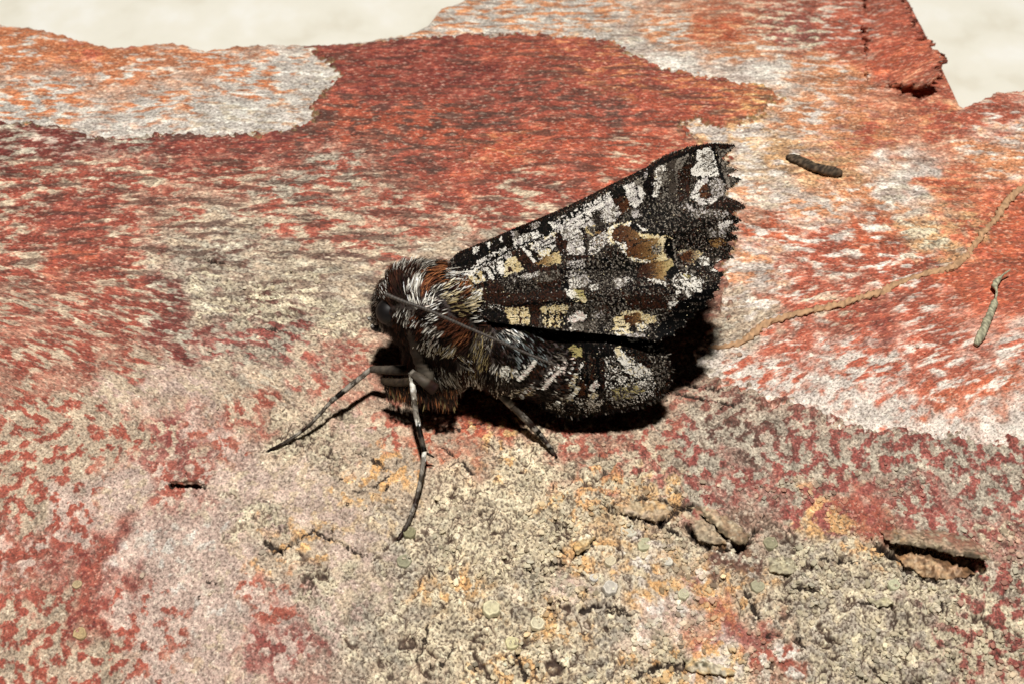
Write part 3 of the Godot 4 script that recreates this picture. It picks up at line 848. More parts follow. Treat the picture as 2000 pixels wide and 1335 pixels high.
func build_moth():
	var root := Node3D.new()
	root.name = "moth"
	root.position = Vector3(0, 0, 0)
	add_child(root)
	tag(root, "dark mottled moth with raised scalloped wing resting on the bark, facing left", "moth")
	balls = pts4("-8.04 5.84 1.9 1.15,-6.34 6.91 2.3 2.45,-4.73 6.25 2.8 3.2,-2.56 4.26 3.6 2.7,-4.74 3.03 4 2.4,0 4.08 4.6 2.75,3.08 3.12 4.6 2.8,5.65 2.79 4.6 2.2,7.72 2.57 4.6 1.4")
	var pal := palette("k 17 12 11,d 44 30 25,b 78 48 36,r 98 56 38,o 150 96 62,w 236 230 218,g 140 132 122,c 206 190 154,m 78 70 62,u 110 116 116,p 216 196 186,y 150 132 92")
	var bm := body_mesh(0.22)
	var bv: PackedVector3Array = bm[0]
	var bi: PackedInt32Array = bm[1]
	var bn := PackedVector3Array()
	var scaled := PackedVector3Array()
	var bc := PackedColorArray()
	for p in bv:
		var e := 0.03
		bn.append(Vector3(body_sdf(p + Vector3(e, 0, 0)) - body_sdf(p - Vector3(e, 0, 0)), body_sdf(p + Vector3(0, e, 0)) - body_sdf(p - Vector3(0, e, 0)), body_sdf(p + Vector3(0, 0, e)) - body_sdf(p - Vector3(0, 0, e))).normalized())
		scaled.append(p * MM)
		bc.append(lin(jitter(Color8(44, 33, 28), 0.3)))
	var body := put("body", surf(scaled, bi, bn, bc), vmat(0.75), root)
	# the coat
	var tufts := []
	for s in "-8.91 7.01 1.46 -0.52 -0.71 0.48 .9 wgd 0.32,-9.2 6.35 1.75 -0.26 -0.74 0.62 .9 wdk 0.32,-9.21 5.81 2.25 0.19 -0.89 0.41 .8 gdw 0.32,-8.89 5.43 2.75 -0.61 0.21 -0.76 .8 wgd 0.32,-8.12 8.08 1.09 0.62 0.16 -0.77 1.3 rdwr 0.57,-7.8 8.3 0.89 0.77 0.23 -0.59 1.3 wgr 0.43,-7.34 9.04 1.51 0.48 -0.08 -0.88 1.2 gwd 0.36,-8.45 7.81 1.39 -0.41 -0.9 -0.13 1.0 drr 0.43,-8.83 7.19 1.52 -0.5 -0.8 0.32 .8 wgd 0.36,-8.8 7.44 2.32 -0.39 -0.91 -0.14 .7 wdk 0.36,-8.04 8.67 2.62 -0.19 -0.03 -0.98 .9 dbw 0.43,-7.44 9.1 2.78 -0.07 0.14 -0.99 1.2 dbd 0.5,-6.92 9.26 3.14 -0.03 0.27 -0.96 1.2 dk 0.5,-6.61 9.46 2.43 0.37 0.1 -0.92 1.3 dbg 0.5,-6.85 9.12 1.22 0.2 -0.39 -0.9 1.2 gdw 0.36,-6.2 8.67 0.43 0.98 -0.04 -0.17 1.1 gdk 0.36,-5.92 9.37 1.46 0.83 -0.16 -0.53 1.2 wgg 0.43,-6.2 9.52 2.72 0.47 0.14 -0.87 1.3 wgg 0.39,-6.37 9.27 3.6 0.15 0.42 -0.9 1.3 wwg 0.39,-6.23 8.97 4.21 -0.14 0.53 -0.84 1.2 wwg 0.39,-6.57 8.9 4.15 0.18 0.62 -0.76 1.0 dk 0.32,-5.54 8.94 0.69 0.99 -0.11 -0.07 1.0 dk 0.32,-4.93 8.52 0.34 0.99 -0.1 0.1 1.2 kk 0.43,-4.49 8.42 0.35 0.98 -0.14 0.16 1.2 kkd 0.36,-5.62 9.57 2.31 0.97 -0.01 -0.25 1.2 oro 0.36,-5.13 9.51 2.03 0.97 -0.12 -0.19 1.4 oro 0.36,-4.83 9.25 1.34 0.98 -0.19 -0.04 1.4 ro 0.32,-5.43 9.52 3.16 0.81 0.12 -0.58 1.2 ro 0.36,-5.74 9.29 3.83 0.53 0.4 -0.75 1.0 rob 0.32,-4.94 9.55 2.74 0.93 -0.07 -0.36 1.3 od 0.36,-4 9.06 1.4 0.95 -0.31 0.02 1.9 ww 0.5,-4.3 9.44 2.42 0.94 -0.23 -0.24 1.9 www 0.43,-3.65 8.21 0.5 0.94 -0.23 0.27 1.6 wwg 0.36,-3.35 8.75 1.34 0.89 -0.45 0.08 1.5 ww 0.36,-5.09 9.38 3.69 0.79 0.19 -0.59 1.0 gwk 0.32,-5.41 9.07 4.3 0.51 0.49 -0.71 1.0 wwk 0.32,-4.91 9.09 4.31 -0.94 -0.16 0.3 .8 wwp 0.32,-4.59 9.29 3.84 0.87 0.09 -0.48 1.0 wck 0.32,-4.11 9.37 3.24 0.86 -0.12 -0.5 1.2 cwb 0.36,-4.52 8.91 4.59 -0.94 -0.14 0.32 .9 kdw 0.36,-3.93 9 4.24 0.91 -0.04 -0.42 1.0 cyd 0.36,-3.14 9.04 2.73 0.2 -0.14 -0.97 1.0 rro 0.46,-3.29 9.01 3.58 0.62 -0.1 -0.78 1.2 row 0.36,-2.65 8.65 3.26 0.57 -0.36 -0.74 1.6 wwc 0.43,-2.8 8.55 3.93 0.72 -0.3 -0.62 1.4 wcc 0.36,-2.16 8.12 3.24 0.49 -0.51 -0.71 1.3 cwb 0.32,-3.61 8.66 4.59 0.94 -0.28 -0.21 .9 dyk 0.32,-2.48 8.11 4.11 0.69 -0.42 -0.59 1.0 wdk 0.32,-6.57 8.41 4.68 -0.26 -0.79 0.56 .8 gwd 0.36,-6.07 8.21 5.07 -0.58 -0.75 0.33 .8 wdr 0.36,-5.57 8.66 4.81 -0.75 -0.53 0.39 .8 kdk 0.36,-5.07 8.48 5.09 -0.94 -0.3 0.18 .8 wwk 0.32,-5.25 7.93 5.48 -0.63 -0.71 0.32 1.0 gwd 0.36,-5.91 7.81 5.38 -0.41 -0.85 0.32 .8 rdk 0.36,-4.59 7.81 5.59 -0.79 -0.52 0.33 1.0 gwd 0.36,-4.1 8.2 5.27 -0.85 -0.28 0.44 1.0 rbd 0.43,-3.61 7.81 5.37 -0.82 -0.25 0.51 1.1 rrb 0.43,-4.93 7.49 5.75 -0.52 -0.8 0.3 .9 wgp 0.29,-4.28 7.3 5.8 -0.45 -0.82 0.35 1.0 kdk 0.36,-5.12 6.61 5.96 -0.24 -0.97 0.08 1.0 www 0.32,-5.45 6.64 5.9 -0.26 -0.96 0.06 .9 wwk 0.29,-4.62 6.73 5.97 -0.26 -0.95 0.15 .8 wck 0.32,-3.8 6.74 5.85 -0.64 -0.7 0.32 1.3 ccw 0.36,-3.3 7.04 5.59 -0.77 -0.41 0.49 1.2 rob 0.36,-3.15 6.29 5.82 -0.72 -0.59 0.37 1.2 dbd 0.43,-3.65 5.97 5.98 0.57 -0.82 0.11 1.0 wck 0.32,-3.16 5.54 6.06 0.83 -0.54 0.18 1.1 gwd 0.36,-2.66 5.91 5.93 -0.18 -0.87 0.46 1.0 myd 0.43,-1.99 6.21 5.75 -0.33 -0.69 0.64 1.0 mgy 0.43,-2.33 5.47 6.22 -0.08 -0.89 0.44 1.0 myb 0.43,-1.66 5.77 6.25 -0.27 -0.8 0.54 .9 yydd 0.36,-4.17 5.28 6.07 -0.17 -0.98 0.14 1.0 kdk 0.43,-4.68 4.8 6.1 0.01 -0.97 0.23 1.1 gwd 0.36,-4.36 4.22 6.28 0.45 -0.87 0.22 1.4 ggw 0.43,-4.05 3.27 6.38 0.15 -0.99 -0.04 1.5 ggm 0.43,-3.83 1.67 5.78 -0.93 -0.33 0.14 1.4 gmm 0.39,-3.02 4.3 6.34 0.2 -0.97 0.13 .9 bdw 0.43,-2.53 3.61 6.43 0.16 -0.98 -0.14 .8 bdw 0.43,-2.74 2.33 5.94 -0.95 -0.28 -0.13 .9 dkk 0.43,-3.23 2.65 6.11 -0.57 -0.81 -0.16 .9 wdr 0.36,-2.01 2.56 6.15 0.93 -0.36 0.11 .8 kdb 0.43,-1.5 4.89 6.81 -0.13 -0.96 0.26 .9 kdg 0.43,-5.17 5.37 5.92 0.23 -0.97 0.06 .9 kdk 0.43,-8.45 5.5 3.42 0.64 -0.67 0.37 .9 wdr 0.29,-8.04 6.16 4.18 0.52 -0.72 0.45 .8 dk 0.36,-7.28 7.24 4.89 0.18 -0.91 0.38 .7 dbk 0.43,-0.83 6.2 6.17 0.47 -0.44 0.77 .6 kkd 0.43,-1.16 5.5 6.67 -0.23 -0.86 0.46 .8 wwg 0.29,-0.66 5.34 6.96 0.09 -0.87 0.49 .8 wwc 0.29,-0.33 4.66 7.27 -0.13 -0.97 0.2 .6 kdw 0.36,-0.5 3.15 7.15 -0 -0.94 -0.34 .6 kdw 0.39,0.5 5.2 7.07 0.76 -0.64 0.14 .55 www 0.25,0.89 5.43 6.83 0.7 -0.7 0.15 .55 www 0.25,1.26 5.66 6.5 0.68 -0.69 0.25 .55 www 0.25,0.33 4.66 7.27 0.53 -0.84 0.12 .5 kkk 0.29,0.83 4.84 7.12 0.6 -0.79 0.08 .5 kkk 0.29,1.33 5.25 6.77 0.57 -0.78 0.26 .5 dbd 0.36,0.67 3.75 7.27 0.93 -0.32 -0.16 .6 bcw 0.32,1 4.06 7.23 0.91 -0.41 -0.12 .6 wwd 0.25,1.33 4.45 7.11 0.88 -0.48 -0.05 .6 bwd 0.29,0.37 2.26 6.72 1 -0.07 0 .5 dyk 0.36,1.18 2.72 7.02 0.98 -0.21 0.04 .5 bdd 0.36,2.07 4.2 7.12 0.82 -0.54 0.2 .5 wwp 0.25,2.5 4.71 6.89 0.78 -0.52 0.34 .5 wwp 0.25,2.93 5.07 6.62 0.77 -0.47 0.43 .5 wpg 0.25,3.26 5.28 6.37 0.76 -0.45 0.47 .5 pgd 0.25,2.01 3.39 7.25 0.88 -0.45 0.15 .5 kkk 0.29,2.4 4.14 7.16 0.82 -0.52 0.25 .5 kkk 0.32,3 4.58 6.99 0.78 -0.52 0.34 .5 bdk 0.32,2.84 3.67 7.34 0.96 -0.25 0.13 .6 gwd 0.32,2.71 2.13 7.21 0.98 -0.21 0.06 .5 dmd 0.36,3.17 4.07 7.23 0.95 -0.3 0.07 .5 bbd 0.32,3.67 4.46 6.99 0.96 -0.25 -0.1 .6 wcb 0.29,3.85 3.78 7.22 0.95 -0.21 -0.23 .6 wwb 0.25,3.7 3.12 7.34 0.97 -0.12 -0.22 .6 wgk 0.29,3.56 2.08 7.17 0.98 -0.05 -0.2 .5 dmg 0.32,1.66 5.93 5.95 0.7 -0.6 0.39 .7 uku 0.36,0.66 6.41 5.92 0.64 -0.51 0.58 1.1 uuk 0.43,0 6.68 5.5 0.67 -0.24 0.7 1.2 uwk 0.43,1.16 6.47 5.32 0.64 -0.49 0.59 1.1 kuk 0.43,2.33 5.91 5.5 0.86 -0.36 0.37 .7 kkd 0.43,2.83 5.63 5.92 0.94 -0.24 0.25 .7 mgk 0.32,3.17 5.89 5.05 0.95 -0.15 0.27 .5 kkk 0.5,4.01 5.68 5.23 0.94 -0.32 -0.08 .5 yyc 0.29,4.17 5.35 5.9 0.92 -0.4 -0.02 .5 bdp 0.32,4 5.1 6.35 0.93 -0.36 -0.08 .5 bdw 0.32,4.54 5.53 4.31 0.91 -0.37 0.17 .5 kkk 0.5,5.02 5.22 5.37 0.92 -0.38 0.05 .5 dkm 0.36,5.19 4.86 5.94 0.93 -0.36 -0.03 .5 dkp 0.32,4.61 4.42 6.65 0.93 -0.33 -0.17 .5 bbr 0.32,4.7 3.72 6.96 0.95 -0.23 -0.23 .5 bbr 0.32,5.19 4.27 6.53 0.9 -0.44 -0.01 .6 wpw 0.29,5.31 3.57 6.83 0.93 -0.36 -0.11 .6 wcg 0.29,4.55 2.81 7.1 0.94 -0.21 -0.26 .6 gwm 0.32,5.24 2.6 6.93 0.98 -0.08 -0.18 .6 wgd 0.32,5.53 4.57 6.13 0.95 -0.32 -0.05 .5 kkk 0.29,5.54 3.88 6.65 0.96 -0.25 -0.14 .5 kkk 0.25,4.74 1.53 6.62 0.99 0.07 -0.13 .5 mdk 0.32,6.05 4.94 5.13 0.94 -0.35 0.08 .6 dkg 0.43,6.21 4.42 6.01 0.93 -0.36 -0.07 .6 gdk 0.36,6.39 3.83 6.4 0.9 -0.4 -0.16 .6 wgk 0.32,6.24 3.14 6.7 0.93 -0.26 -0.25 .6 gwk 0.32,5.97 1.5 6.37 0.98 0.1 -0.16 .6 dkk 0.36,6.79 4.58 3.96 0.89 -0.38 0.23 .6 kkk 0.43,7.28 4.43 4.5 0.87 -0.43 0.22 .7 wgc 0.32,7.08 4.45 5.16 0.86 -0.5 0.11 .7 wcg 0.36,7.5 4.15 5.35 0.89 -0.46 -0.03 .8 wwc 0.32,7.95 3.89 5.36 0.88 -0.47 -0.06 .9 www 0.32,8.67 3.47 5.15 0.7 -0.7 -0.16 .9 www 0.36,7.43 3.75 5.9 0.87 -0.47 -0.12 .7 gwm 0.32,8.13 3.35 5.79 0.87 -0.4 -0.29 .8 mgw 0.32,8.88 2.59 5.4 0.57 -0.13 -0.81 .8 gwm 0.32,8.17 2.5 5.99 0.89 0.03 -0.45 .8 mgd 0.36,7.28 2.92 6.32 0.92 -0.19 -0.34 .7 gmw 0.32,8.79 2.11 5.37 0.64 0.39 -0.66 .8 gmd 0.32,7.78 1.73 5.9 0.95 0.18 -0.26 .6 dkg 0.36,8.4 1.93 5.67 0.84 0.28 -0.46 .7 kdw 0.32,9.07 2.51 4.96 0.21 -0.46 -0.86 .8 mgd 0.32,9.11 2.77 4.58 0.13 -0.85 0.51 .7 dmd 0.36,8.92 3.1 4.1 0.52 -0.6 0.61 .7 dkg 0.36,8.51 3.38 3.73 0.79 -0.41 0.46 .7 dmg 0.36,8 3.59 3.46 0.9 -0.28 0.33 .7 wkk 0.32,8.97 3.04 4.18 0.45 -0.62 0.65 .7 kdg 0.36,8.93 2.14 5.16 0.51 0.52 -0.69 .6 kdg 0.32".split(","):
		var q := s.split(" ")
		tufts.append([Vector3(q[0].to_float(), q[1].to_float(), q[2].to_float()), Vector3(q[3].to_float(), q[4].to_float(), q[5].to_float()), q[6].to_float(), q[7], q[8].to_float()])
	var eye_at := pts3("-8.03 7.29 3.58")[0]
	var hm := vmat(0.7, 0.2)
	var clump := noise(71, 2.2, 1)
	var clump2 := noise(72, 1.0, 2)
	var abd_x := (balls[3][0] as Vector3).x + 1.8
	for part in 2:
		var want := 34000 if part == 0 else 15000
		var made := 0
		while made < want:
			var k := rng.randi_range(0, bv.size() - 1)
			var p := bv[k] + Vector3(rng.randf_range(-0.11, 0.11), rng.randf_range(-0.11, 0.11), rng.randf_range(-0.11, 0.11))
			if (p.x > abd_x) != (part == 1) or p.distance_squared_to(eye_at) < 0.85: continue
			made += 1
			var best: Array
			var bd := 1e9
			for t in tufts:
				var d: float = p.distance_squared_to(t[0]) / (t[4] * t[4])
				if d < bd:
					bd = d
					best = t
			var n := bn[k]
			var dir: Vector3 = best[1]
			dir = (dir - n * dir.dot(n)).normalized()
			dir = (dir + Vector3(rng.randf_range(-1, 1), rng.randf_range(-1, 1), rng.randf_range(-1, 1)) * 0.22).normalized()
			var rise := (rng.randf_range(0.15, 0.5) + 0.5 * clump2.get_noise_3dv(p)) if part == 0 else rng.randf_range(0.08, 0.25)
			if p.x < -7.0: rise += 0.25
			dir = (dir + n * rise).normalized()
			var letters: String = best[3]
			if bd > 9.0: letters = "kdb"
			var pick := int(fposmod(clump.get_noise_3dv(p) * 2.6 + 0.5 + rng.randf_range(-0.16, 0.16), 1.0) * letters.length())
			var c: Color = jitter(pal[letters[clampi(pick, 0, letters.length() - 1)]], 0.25)
			if part == 1:
				var ring := fposmod((p.x - 0.35 * p.y) / 1.65, 1.0)
				if ring < 0.13 and rng.randf() < 0.75: c = jitter(pal["k"], 0.3)
				if ring > 0.8: rise += 0.2
				if rng.randf() < 0.09: rise += 0.55
			if rng.randf() < (0.12 if part == 1 else (0.34 if p.y < 7.5 else 0.22)): c = jitter(pal["kd"[rng.randi_range(0, 1)]], 0.3)
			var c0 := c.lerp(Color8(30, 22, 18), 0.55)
			var length: float = best[2] * rng.randf_range(0.6, 1.15) * (0.64 if part == 0 else 0.55)
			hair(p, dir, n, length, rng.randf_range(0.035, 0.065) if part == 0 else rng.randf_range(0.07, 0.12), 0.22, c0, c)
		if part == 1:
			for s in "0.28 4.97 7.3,0.55 5.24 7.15,0.93 5.48 6.91,1.23 5.69 6.63,1.4 5.84 6.4;wwwp/1.9 3.92 7.28,2.13 4.34 7.17,2.53 4.8 6.95,2.93 5.13 6.69,3.3 5.31 6.48;wwpp/3.69 4.31 7.18,3.9 4.6 6.96,4.03 4.85 6.73;wcb/3.71 3.49 7.41,4.05 3.66 7.29,4.18 4.04 7.14;wwc/0.41 2.98 7.22,0.75 3.73 7.36,1.22 4.18 7.28;wgb/-0.76 5.27 7.09,-0.55 5.5 7.02,-0.41 5.81 6.83;wwg/2.7 2.09 7.3,2.89 2.91 7.49;gw/5.07 3.44 7.03,5.4 3.78 6.85,5.52 4.16 6.62;wwg/3.69 1.98 7.21,4.02 2.21 7.21;wg/4.99 1.69 6.77,5.46 1.91 6.81;wg/7.06 4.56 5.22,7.54 4.26 5.33,8.03 3.82 5.61;wwcg/7.75 4.23 5.12,8.18 3.95 5.25,8.78 3.54 5.1;www/7.54 4.19 5.46,8.03 3.85 5.55,8.54 3.53 5.47,9.2 2.53 4.85;www/7.96 3.92 5.51,8.62 3.53 5.38,9.21 2.73 4.83;wwww/7.69 4.32 4.92,8.18 4.03 5.04;wwc/7.3 4.41 5.27,7.68 4.07 5.54,8.03 3.71 5.71;wcw/7.28 4.55 4.74,7.56 4.4 4.8,7.92 4.23 4.46;wg/5.39 5.05 5.72,5.93 4.73 5.91;gm/4.31 5.55 5.6,4.45 5.58 5.35;yyc/3.76 5.81 5.46,4.11 5.75 5.23,4.38 5.6 5.37;yyc/6.78 3.58 6.47,7.21 3.13 6.43;gw/8.57 2.78 5.85,8.96 2.07 5.28;gm".split("/"):
				var f := s.split(";")
				var line := pts3(f[0])
				for j in line.size() - 1:
					for e in int(line[j].distance_to(line[j + 1]) * 42.0):
						var p := line[j].lerp(line[j + 1], rng.randf()) + Vector3(rng.randf_range(-1, 1), rng.randf_range(-1, 1), rng.randf_range(-1, 1)) * 0.05
						p -= Vector3(0, 0.6, 0.8) * (body_sdf(p) - 0.16)
						var dir := Vector3(0.8, rng.randf_range(-0.6, 0.1), rng.randf_range(-0.1, 0.4)).normalized()
						var c: Color = jitter(pal[f[1][rng.randi_range(0, f[1].length() - 1)]], 0.15)
						hair(p, (dir + Vector3(0, 0.1, 0.15)).normalized(), Vector3(0, 0.6, 0.8), rng.randf_range(0.16, 0.34), 0.065, 0.15, c.lerp(Color8(60, 50, 44), 0.2), c)
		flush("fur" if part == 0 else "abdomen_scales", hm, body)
	# eye
	var es := SphereMesh.new()
	es.radius = 0.86 * MM
	es.height = 1.72 * MM
	es.radial_segments = 40
	es.rings = 20
	var em := StandardMaterial3D.new()
	em.albedo_color = Color8(22, 19, 19)
	em.roughness = 0.5
	em.metallic_specular = 0.35
	var eye := put("eye", es, em, root)
	eye.position = pts3("-8.03 7.29 3.58")[0] * MM
	# antenna
	var ap := pts3("-7.97 10.87 5.2,-6.74 10.6 5.65,-5.38 10.43 6.1,-3.85 9.93 6.55,-2.25 9.37 7,-0.64 8.85 7.45,0.97 8.29 7.9,2.25 8.02 8.35,2.82 8.17 8.8")
	var at := []
	for k in ap.size(): at.append([ap[k], lerpf(0.135, 0.06, float(k) / (ap.size() - 1))])
	var am := vmat(0.6)
	put("antenna", tube(at, 8, 0.09, func(t: float, an: float) -> Color:
		return Color8(70, 62, 56) * (1.2 if int(t * 130.0) % 2 == 0 else 0.62) * rng.randf_range(0.8, 1.15), 0.25), am, root)
	# palps below the face
	for s in 2:
		var b: Vector3 = balls[0][0] + Vector3(-0.55 - 0.25 * s, -1.1, 0.9 - 0.7 * s)
		put("palp", tube([[b + Vector3(0.5, 0.2, 0.1), 0.2], [b, 0.32], [b + Vector3(-0.5, 0.15, 0.1), 0.26], [b + Vector3(-0.8, 0.4, 0.1), 0.1]], 8, 0.1, func(t: float, an: float) -> Color:
			return pal["wdkg"[rng.randi_range(0, 3)]], 0.5), am, root)
	build_legs(root, pal)
	build_wing(root)

func build_legs(root: Node3D, pal: Dictionary):
	var lm := vmat(0.55, 0.3)
	var specs := [
		["-5.63 3.16 4.81 0.36,-7.52 2.95 4.91 0.34,-9.48 2.57 4.55 0.23", "-9.48 2.57 4.55 0.17,-10.75 2.11 5.55 0.19,-12.14 1.44 6.5 0.17", "-12.14 1.44 6.5 0.13,-13.54 0.59 7.57 0.12,-14.87 0.02 8.33 0.11,-16.32 -0.41 9 0.09", "ddmmmm", "ggmgmggkkgm", "gmgmdgmmdk", ""],
		["-5.03 3.68 7.14 0.43,-5.85 4.31 6.86 0.36,-6.6 4.36 6.26 0.22", "-6.6 4.36 6.26 0.19,-6.35 2.6 7.99 0.19,-6.15 1.92 8.74 0.17,-5.74 0.85 10.2 0.18", "-5.74 0.85 10.2 0.16,-5.9 0.14 11.38 0.15,-6.21 -0.53 12.82 0.15,-6.73 -1.04 14.39 0.15,-7.36 -1.43 15.55 0.12", "ddmmmg", "gwwgmggwkkmk", "wggmgmdgmmdd", "-5.75 0.75 10.21 0.1,-5.45 0.55 10.23 0.09,-5.12 0.34 10.25 0.04"],
		["-2.35 4.39 5.77 0.43,-1.18 3.14 6.49 0.36,0 1.98 7.17 0.26", "0 1.98 7.17 0.23,1.02 1.03 7.73 0.23,1.81 0.37 8.34 0.21", "1.81 0.37 8.34 0.17,2.39 -0.1 8.93 0.16,2.93 -0.48 9.62 0.13", "ddddmg", "mmmgmdgk", "gkmdgkmdk", "0.1 1.77 7.27 0.12,0.61 1.34 7.54 0.13,1.16 0.83 7.67 0.05"]]
	for s in specs:
		var banded := func(code: String):
			return func(t: float, an: float) -> Color:
				var u := clampf(t + rng.randf_range(-0.02, 0.02), 0.0, 0.999)
				return jitter(pal[code[int(u * code.length())]], 0.2)
		var leg := put("leg", tube(laid(pts4(s[0])), 10, 0.12, banded.call(s[3]), 0.12), lm, root)
		put("tibia", tube(laid(pts4(s[1])), 10, 0.1, banded.call(s[4]), 0.15), lm, leg)
		put("tarsus", tube(laid(pts4(s[2])), 8, 0.1, banded.call(s[5]), 0.2), lm, leg)
		# short bristles along the leg, longer below the thigh
		for part in 3:
			var pts := laid(pts4(s[part]))
			for k in pts.size() - 1:
				var p0: Vector3 = pts[k][0]
				var p1: Vector3 = pts[k + 1][0]
				var d := (p1 - p0).normalized()
				for j in int(p0.distance_to(p1) * 22.0):
					var w := rng.randf()
					var n := Vector3(rng.randf_range(-1, 1), rng.randf_range(-1, 1), rng.randf_range(-1, 1))
					n = (n - d * n.dot(d)).normalized()
					var code: String = s[3 + part]
					var u := (k + w) / (pts.size() - 1)
					var c: Color = jitter(pal[code[clampi(int(u * code.length()), 0, code.length() - 1)]], 0.3)
					hair(p0.lerp(p1, w) + n * lerpf(pts[k][1], pts[k + 1][1], w) * 0.9, (d + n * 0.3).normalized(), n, rng.randf_range(0.15, 0.3), 0.06, 0.1, c, c)
		if s[6]: put("spur", tube(laid(pts4(s[6])), 6, 0.1, banded.call("dmk"), 0.1), lm, leg)
		flush("bristles", lm, leg)
	put("coxa", tube(pts4("-6.51 7.65 4.71 0.4,-6.3 6.89 5.27 0.5,-5.96 5 5.49 0.58,-5.5 3.91 6.08 0.55,-5.16 3.31 6.15 0.35"), 12, 0.15, func(t: float, an: float) -> Color:
		return jitter(Color8(50, 40, 33).lerp(Color8(96, 88, 78), smoothstep(0.55, 0.8, t) * (1.0 - smoothstep(0.85, 0.95, t))), 0.2), 0.3), vmat(0.55, 0.35), root)
	put("thigh", tube(pts4("-8.65 3.08 5.89 0.16,-8.13 3.17 6.08 0.26,-7.24 3.54 6.43 0.28,-6.2 4.02 6.64 0.28"), 10, 0.12, func(t: float, an: float) -> Color:
		return jitter(Color8(54, 45, 36), 0.3), 0.2), lm, root)
	# rusty fringe under the front thighs
	var low := pts3("-8.32 2.77 6.07,-7.27 3.03 6.54,-6.4 3.1 6.89,-5.55 3.19 7.09,-4.54 3.07 7.29,-3.87 3.09 7.01")
	for k in 700:
		var j := rng.randi_range(0, low.size() - 2)
		var p: Vector3 = low[j].lerp(low[j + 1], rng.randf()) + Vector3(rng.randf_range(-0.2, 0.2), rng.randf_range(-0.5, 0.35), rng.randf_range(-0.9, 0.3))
		var c: Color = jitter(pal["bdrbddoy"[rng.randi_range(0, 7)]], 0.3)
		hair(p, Vector3(rng.randf_range(-0.25, 0.35), -0.75, 0.55).normalized(), Vector3(0, 0.5, 0.8), rng.randf_range(0.5, 0.95), 0.07, 0.05, c * 0.25, c)
	flush("thigh_fringe", lm, root)

class Sheet:
	var o: Vector3
	var u: Vector3
	var v: Vector3
	var bulge := 0.0
	var mid := Vector2.ZERO
	var reach := 1.0
	var folds := 1.0
	func at(q: Vector2, lift := 0.0) -> Vector3:
		var n := u.cross(v).normalized()
		var r := q.length()
		var an := atan2(q.y, q.x)
		var f := folds * (0.10 * smoothstep(2.0, 9.0, r) + 0.16 * smoothstep(11.0, 21.0, r)) * sin(an * 24.0)
		f += folds * 0.35 * sin(clampf((an + 0.1) / 0.7, 0.0, 1.0) * PI) * smoothstep(0.0, 12.0, r)
		f += bulge * (1.0 - minf(1.0, ((q - mid) / Vector2(reach, reach * 0.62)).length_squared()))
		return o + u * q.x + v * q.y + n * (f + lift)

